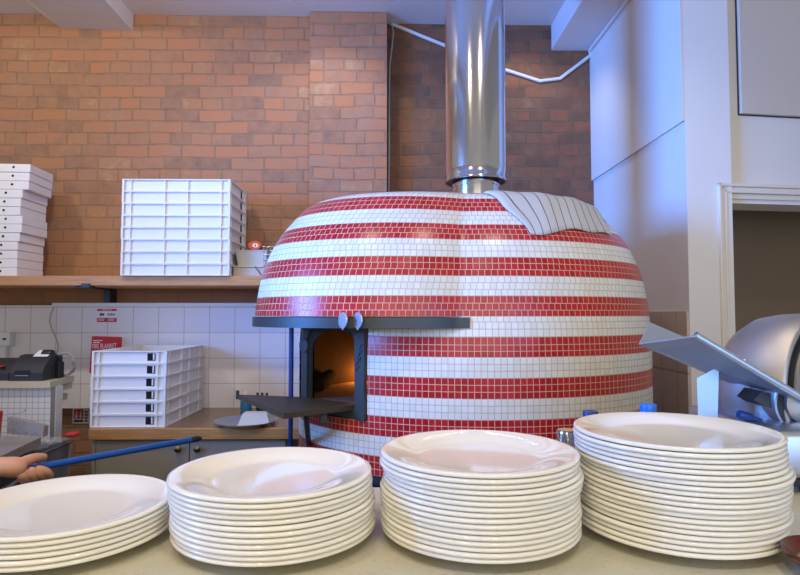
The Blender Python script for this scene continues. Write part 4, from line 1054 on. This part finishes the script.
def skin_mesh(verts, edges, radii, root=0, levels=2):
    me = bpy.data.meshes.new('tmp'); me.from_pydata([tuple(v) for v in verts], edges, [])
    o = bpy.data.objects.new('tmp', me); COL.objects.link(o)
    o.modifiers.new('skin', 'SKIN')
    for i, r in enumerate(radii):
        sv = me.skin_vertices[0].data[i]; sv.radius = (r, r) if not isinstance(r, tuple) else r; sv.use_root = (i == root)
    s = o.modifiers.new('sub', 'SUBSURF'); s.levels = levels; s.render_levels = levels
    dg = bpy.context.evaluated_depsgraph_get(); ev = bpy.data.meshes.new_from_object(o.evaluated_get(dg))
    bm = bmesh.new(); bm.from_mesh(ev); bpy.data.objects.remove(o); bpy.data.meshes.remove(me); bpy.data.meshes.remove(ev)
    return bm
def merge(a, b):
    me = bpy.data.meshes.new('tmp'); b.to_mesh(me); b.free(); a.from_mesh(me); bpy.data.meshes.remove(me); return a

PX, PY = -1.66, 1.60
pr_ = thing('person', 'person in a black t-shirt at the left edge, gripping the blue pole', 'person', (PX, PY, 0))
V = Vector
hp_ = V((PX, PY, 0.93))
wr = P(-3, 467, 1.50)                         # wrist
kn = P(15, 467, 1.515)                         # knuckles
sR = V((PX + 0.02, PY - 0.19, 1.40)); eR = V((PX + 0.20, PY - 0.21, 1.11))
pm = P(28, 469, 1.532)
sL = V((PX + 0.0, PY + 0.19, 1.40)); eL = V((PX - 0.02, PY + 0.25, 1.12)); wL = V((PX + 0.08, PY + 0.26, 0.88)); hL = V((PX + 0.11, PY + 0.26, 0.79))
fm = eR.lerp(wr, 0.35)
vs = [hp_, V((PX, PY, 1.08)), V((PX - .01, PY, 1.25)), V((PX, PY, 1.39)), V((PX + .01, PY, 1.475)), V((PX + .03, PY, 1.54)), V((PX + .035, PY, 1.59)), V((PX + .035, PY, 1.62)),
      sR, eR, fm, wr, kn, sL, eL, wL, hL,
      V((PX, PY - .09, 0.86)), V((PX + .02, PY - .10, 0.50)), V((PX - .02, PY - .10, 0.09)), V((PX + .12, PY - .11, 0.035)),
      V((PX, PY + .09, 0.86)), V((PX + .02, PY + .10, 0.50)), V((PX - .02, PY + .10, 0.09)), V((PX + .12, PY + .11, 0.035)), pm]
es_ = [(0, 1), (1, 2), (2, 3), (3, 4), (4, 5), (5, 6), (6, 7), (3, 8), (8, 9), (9, 10), (10, 11), (11, 12), (3, 13), (13, 14), (14, 15), (15, 16), (0, 17), (17, 18), (18, 19), (19, 20), (0, 21), (21, 22), (22, 23), (23, 24), (12, 25)]
rad = [0.14, 0.13, 0.145, 0.125, 0.056, 0.054, 0.06, 0.05, 0.062, 0.045, 0.036, 0.0245, 0.0295, 0.062, 0.045, 0.027, 0.032, 0.088, 0.056, 0.042, 0.035, 0.088, 0.056, 0.042, 0.035, 0.026]
body = skin_mesh(vs, es_, rad, 0, 2)
def chain(pts, rr):
    return skin_mesh(pts, [(i, i + 1) for i in range(len(pts) - 1)], rr, 0, 2)
dn = V((0, 0, -1)); sdv = pd.cross(V((0, 0, 1))).normalized()      # sideways, towards the camera when negative y
if sdv.y > 0: sdv = -sdv
pc = lambda s, up_, side: pA + pd * s + V((0, 0, 1)) * up_ + sdv * side
# thumb along the top of the pole
merge(body, chain([pc(-0.052, 0.008, 0.012), pc(-0.024, 0.024, 0.014), pc(0.010, 0.029, 0.009), pc(0.040, 0.024, 0.005)], [0.018, 0.0150, 0.0120, 0.0088]))
# four fingers: down the near side, under the pole and up behind it
for k, (s, ln) in enumerate(((0.040, 1.0), (0.020, 1.08), (0.0, 1.0), (-0.019, 0.85))):
    pts = [pc(max(s - 0.040, -0.042), 0.002, 0.018), pc(s - 0.012, -0.010, 0.026), pc(s + 0.004, -0.028, 0.015), pc(s + 0.008, -0.030, -0.006), pc(s + 0.006, -0.013, -0.022), pc(s + 0.004, 0.006 * ln, -0.021)]
    merge(body, chain(pts, [0.0130, 0.0122, 0.0112, 0.0102, 0.0094, 0.008]))
# relaxed left hand
for k in range(4):
    o_ = V((0, -0.012 * k + 0.018, 0)); merge(body, chain([hL + o_ + V((0, 0, .02)), hL + o_ + V((0.012, 0, -0.04)), hL + o_ + V((0.004, 0, -0.075 + 0.004 * abs(k - 1)))], [0.010, 0.009, 0.0075]))
merge(body, chain([hL + V((0.02, 0, 0.04)), hL + V((0.045, 0, 0.0)), hL + V((0.05, 0, -0.03))], [0.012, 0.010, 0.008]))
# head, nose and ears
HD = V((PX + .045, PY, 1.625))
def ellipsoid(c, rx, ry, rz, jaw=0.0):
    bm = bm_new(); bmesh.ops.create_uvsphere(bm, u_segments=32, v_segments=20, radius=1.0)
    for v in bm.verts:
        k = 1 - jaw * max(0.0, -v.co.z); v.co = V((c.x + v.co.x * rx * (1 - jaw * 0.4 * max(0.0, -v.co.z)), c.y + v.co.y * ry * k, c.z + v.co.z * rz))
    return bm
merge(body, ellipsoid(HD, .098, .077, .118, 0.25))
merge(body, chain([V((HD.x + .090, PY, 1.640)), V((HD.x + .112, PY, 1.608)), V((HD.x + .092, PY, 1.600))], [0.009, 0.013, 0.011]))
for s_ in (-1, 1): merge(body, chain([V((HD.x - .005, PY + s_ * .074, 1.645)), V((HD.x - .014, PY + s_ * .083, 1.622)), V((HD.x - .004, PY + s_ * .073, 1.600))], [0.009, 0.012, 0.009]))
part('body', body, 'skin', pr_, True)
tee_v = [vs[0] + V((0, 0, -0.06)), vs[1], vs[2], vs[3], vs[3] + V((.004, 0, .05)), vs[8], vs[8].lerp(vs[9], 0.75), vs[13], vs[13].lerp(vs[14], 0.75)]
part('t_shirt', skin_mesh(tee_v, [(0, 1), (1, 2), (2, 3), (3, 4), (3, 5), (5, 6), (3, 7), (7, 8)], [0.176, 0.152, 0.162, 0.146, 0.09, 0.078, 0.062, 0.078, 0.062], 0, 2), 'tee', pr_, True)
trv = [V((PX, PY, 1.06)), V((PX, PY, 0.94)), V((PX + .005, PY - .085, 0.80)), vs[18], vs[19], V((PX + .005, PY + .085, 0.80)), vs[22], vs[23]]
part('trousers', skin_mesh(trv, [(0, 1), (1, 2), (2, 3), (3, 4), (1, 5), (5, 6), (6, 7)], [0.150, 0.165, 0.112, 0.078, 0.066, 0.112, 0.078, 0.066], 1, 2), 'denim', pr_, True)
for s in (-1, 1):
    bm = bm_new(); add_box(bm, (PX - .09, PY + s * .105 - .05, 0.0), (PX + .19, PY + s * .105 + .05, 0.075), 0.03, segs=4); part('shoe', bm, 'black', pr_, True)
bm = ellipsoid(HD + V((-.006, 0, .006)), .104, .084, .124)
bmesh.ops.bisect_plane(bm, geom=bm.verts[:] + bm.edges[:] + bm.faces[:], plane_co=HD + V((.035, 0, .045)), plane_no=(0.80, 0, -0.60), clear_outer=True)
part('hair', bm, 'hair', pr_, True)
for s_ in (-1, 1):
    part('eye', ellipsoid(V((HD.x + .081, PY + s_ * .031, 1.640)), .011, .012, .009), 'eye', pr_, True)
    part('iris', ellipsoid(V((HD.x + .089, PY + s_ * .031, 1.640)), .004, .005, .005), 'iris', pr_, True)
part('lips', chain([V((HD.x + .078, PY - .020, 1.568)), V((HD.x + .086, PY, 1.569)), V((HD.x + .078, PY + .020, 1.568))], [0.005, 0.008, 0.005]), 'lip', pr_, True)

# ------------------------------------------------------------------ light
def area(name, loc, target, sx, sy, power, col):
    d = bpy.data.lights.new(name, 'AREA'); d.shape = 'RECTANGLE'; d.size = sx; d.size_y = sy; d.energy = power; d.color = col
    o = bpy.data.objects.new(name, d); COL.objects.link(o); o.location = loc
    o.rotation_euler = (Vector(target) - Vector(loc)).to_track_quat('-Z', 'Y').to_euler(); return o
def spot(name, loc, target, power, col, ang=70, rad_=0.03):
    d = bpy.data.lights.new(name, 'SPOT'); d.energy = power; d.color = col; d.spot_size = R(ang); d.spot_blend = 0.6; d.shadow_soft_size = rad_
    o = bpy.data.objects.new(name, d); COL.objects.link(o); o.location = loc
    o.rotation_euler = (Vector(target) - Vector(loc)).to_track_quat('-Z', 'Y').to_euler(); return o
area('window_light_left', (-3.2, 0.7, 2.15), (1.28, 2.9, 2.15), 1.3, 1.1, 62, (0.09, 0.30, 1.0)).data.spread = R(70)
area('window_light_front', (0.3, -2.4, 2.0), (0.1, 2.6, 1.4), 3.2, 1.8, 44, (1.0, 0.90, 0.76))
area('slicer_blue_fill', (2.0, -1.5, 1.1), (0.75, 1.2, 1.2), 1.2, 2.0, 4.5, (0.2, 0.45, 1.0)).data.spread = R(50)  # added blue panel, no known window there; tints the slicer metal
for i, (x, y) in enumerate(((-1.3, 0.25), (-0.45, -0.1), (0.45, -0.1), (1.1, 0.3))):
    spot('ceiling_or_fill_spot', (x, y, 3.15), (x * 0.8, y + 0.95, 1.1), 38, (1.0, 0.88, 0.70), 66, 0.02)
for x, y, p in ((-2.3, 1.95, 41), (-1.25, 1.95, 41), (-0.35, 2.95, 18), (0.85, 3.25, 10)):  # added wall-wash fill that brightens the bricks, no fixtures seen
    spot('ceiling_or_fill_spot', (x, y, 3.2), (x - 0.1, y + 0.75 + (0.9 if y < 2 else 0), 1.5 + (0.75 if y < 2 else 0)), p, (1.0, 0.89, 0.74), 118, 0.04)
for x, y in ((-0.5, 0.9), (0.7, 0.9)):
    spot('ceiling_or_fill_spot', (x, y, 3.2), (x * 0.7 + 0.2, y + 1.1, 1.5), 26, (1.0, 0.84, 0.64), 90, 0.04)
d = bpy.data.lights.new('oven_fire', 'POINT'); d.energy = 2.0; d.color = (1.0, 0.30, 0.05); d.shadow_soft_size = 0.03
o = bpy.data.objects.new('oven_fire', d); COL.objects.link(o); o.location = (-0.125, 2.915, EYE - .007 + HZ + 0.055)

w = bpy.data.worlds.new('room_air'); scn.world = w; w.use_nodes = True
w.node_tree.nodes['Background'].inputs[0].default_value = (0.96, 0.92, 0.90, 1); w.node_tree.nodes['Background'].inputs[1].default_value = 0.35

vs_ = scn.view_settings
vs_.view_transform = 'Standard'; vs_.look = 'None'; vs_.gamma = 1.0; vs_.use_curve_mapping = False
vs_.exposure = 0.0
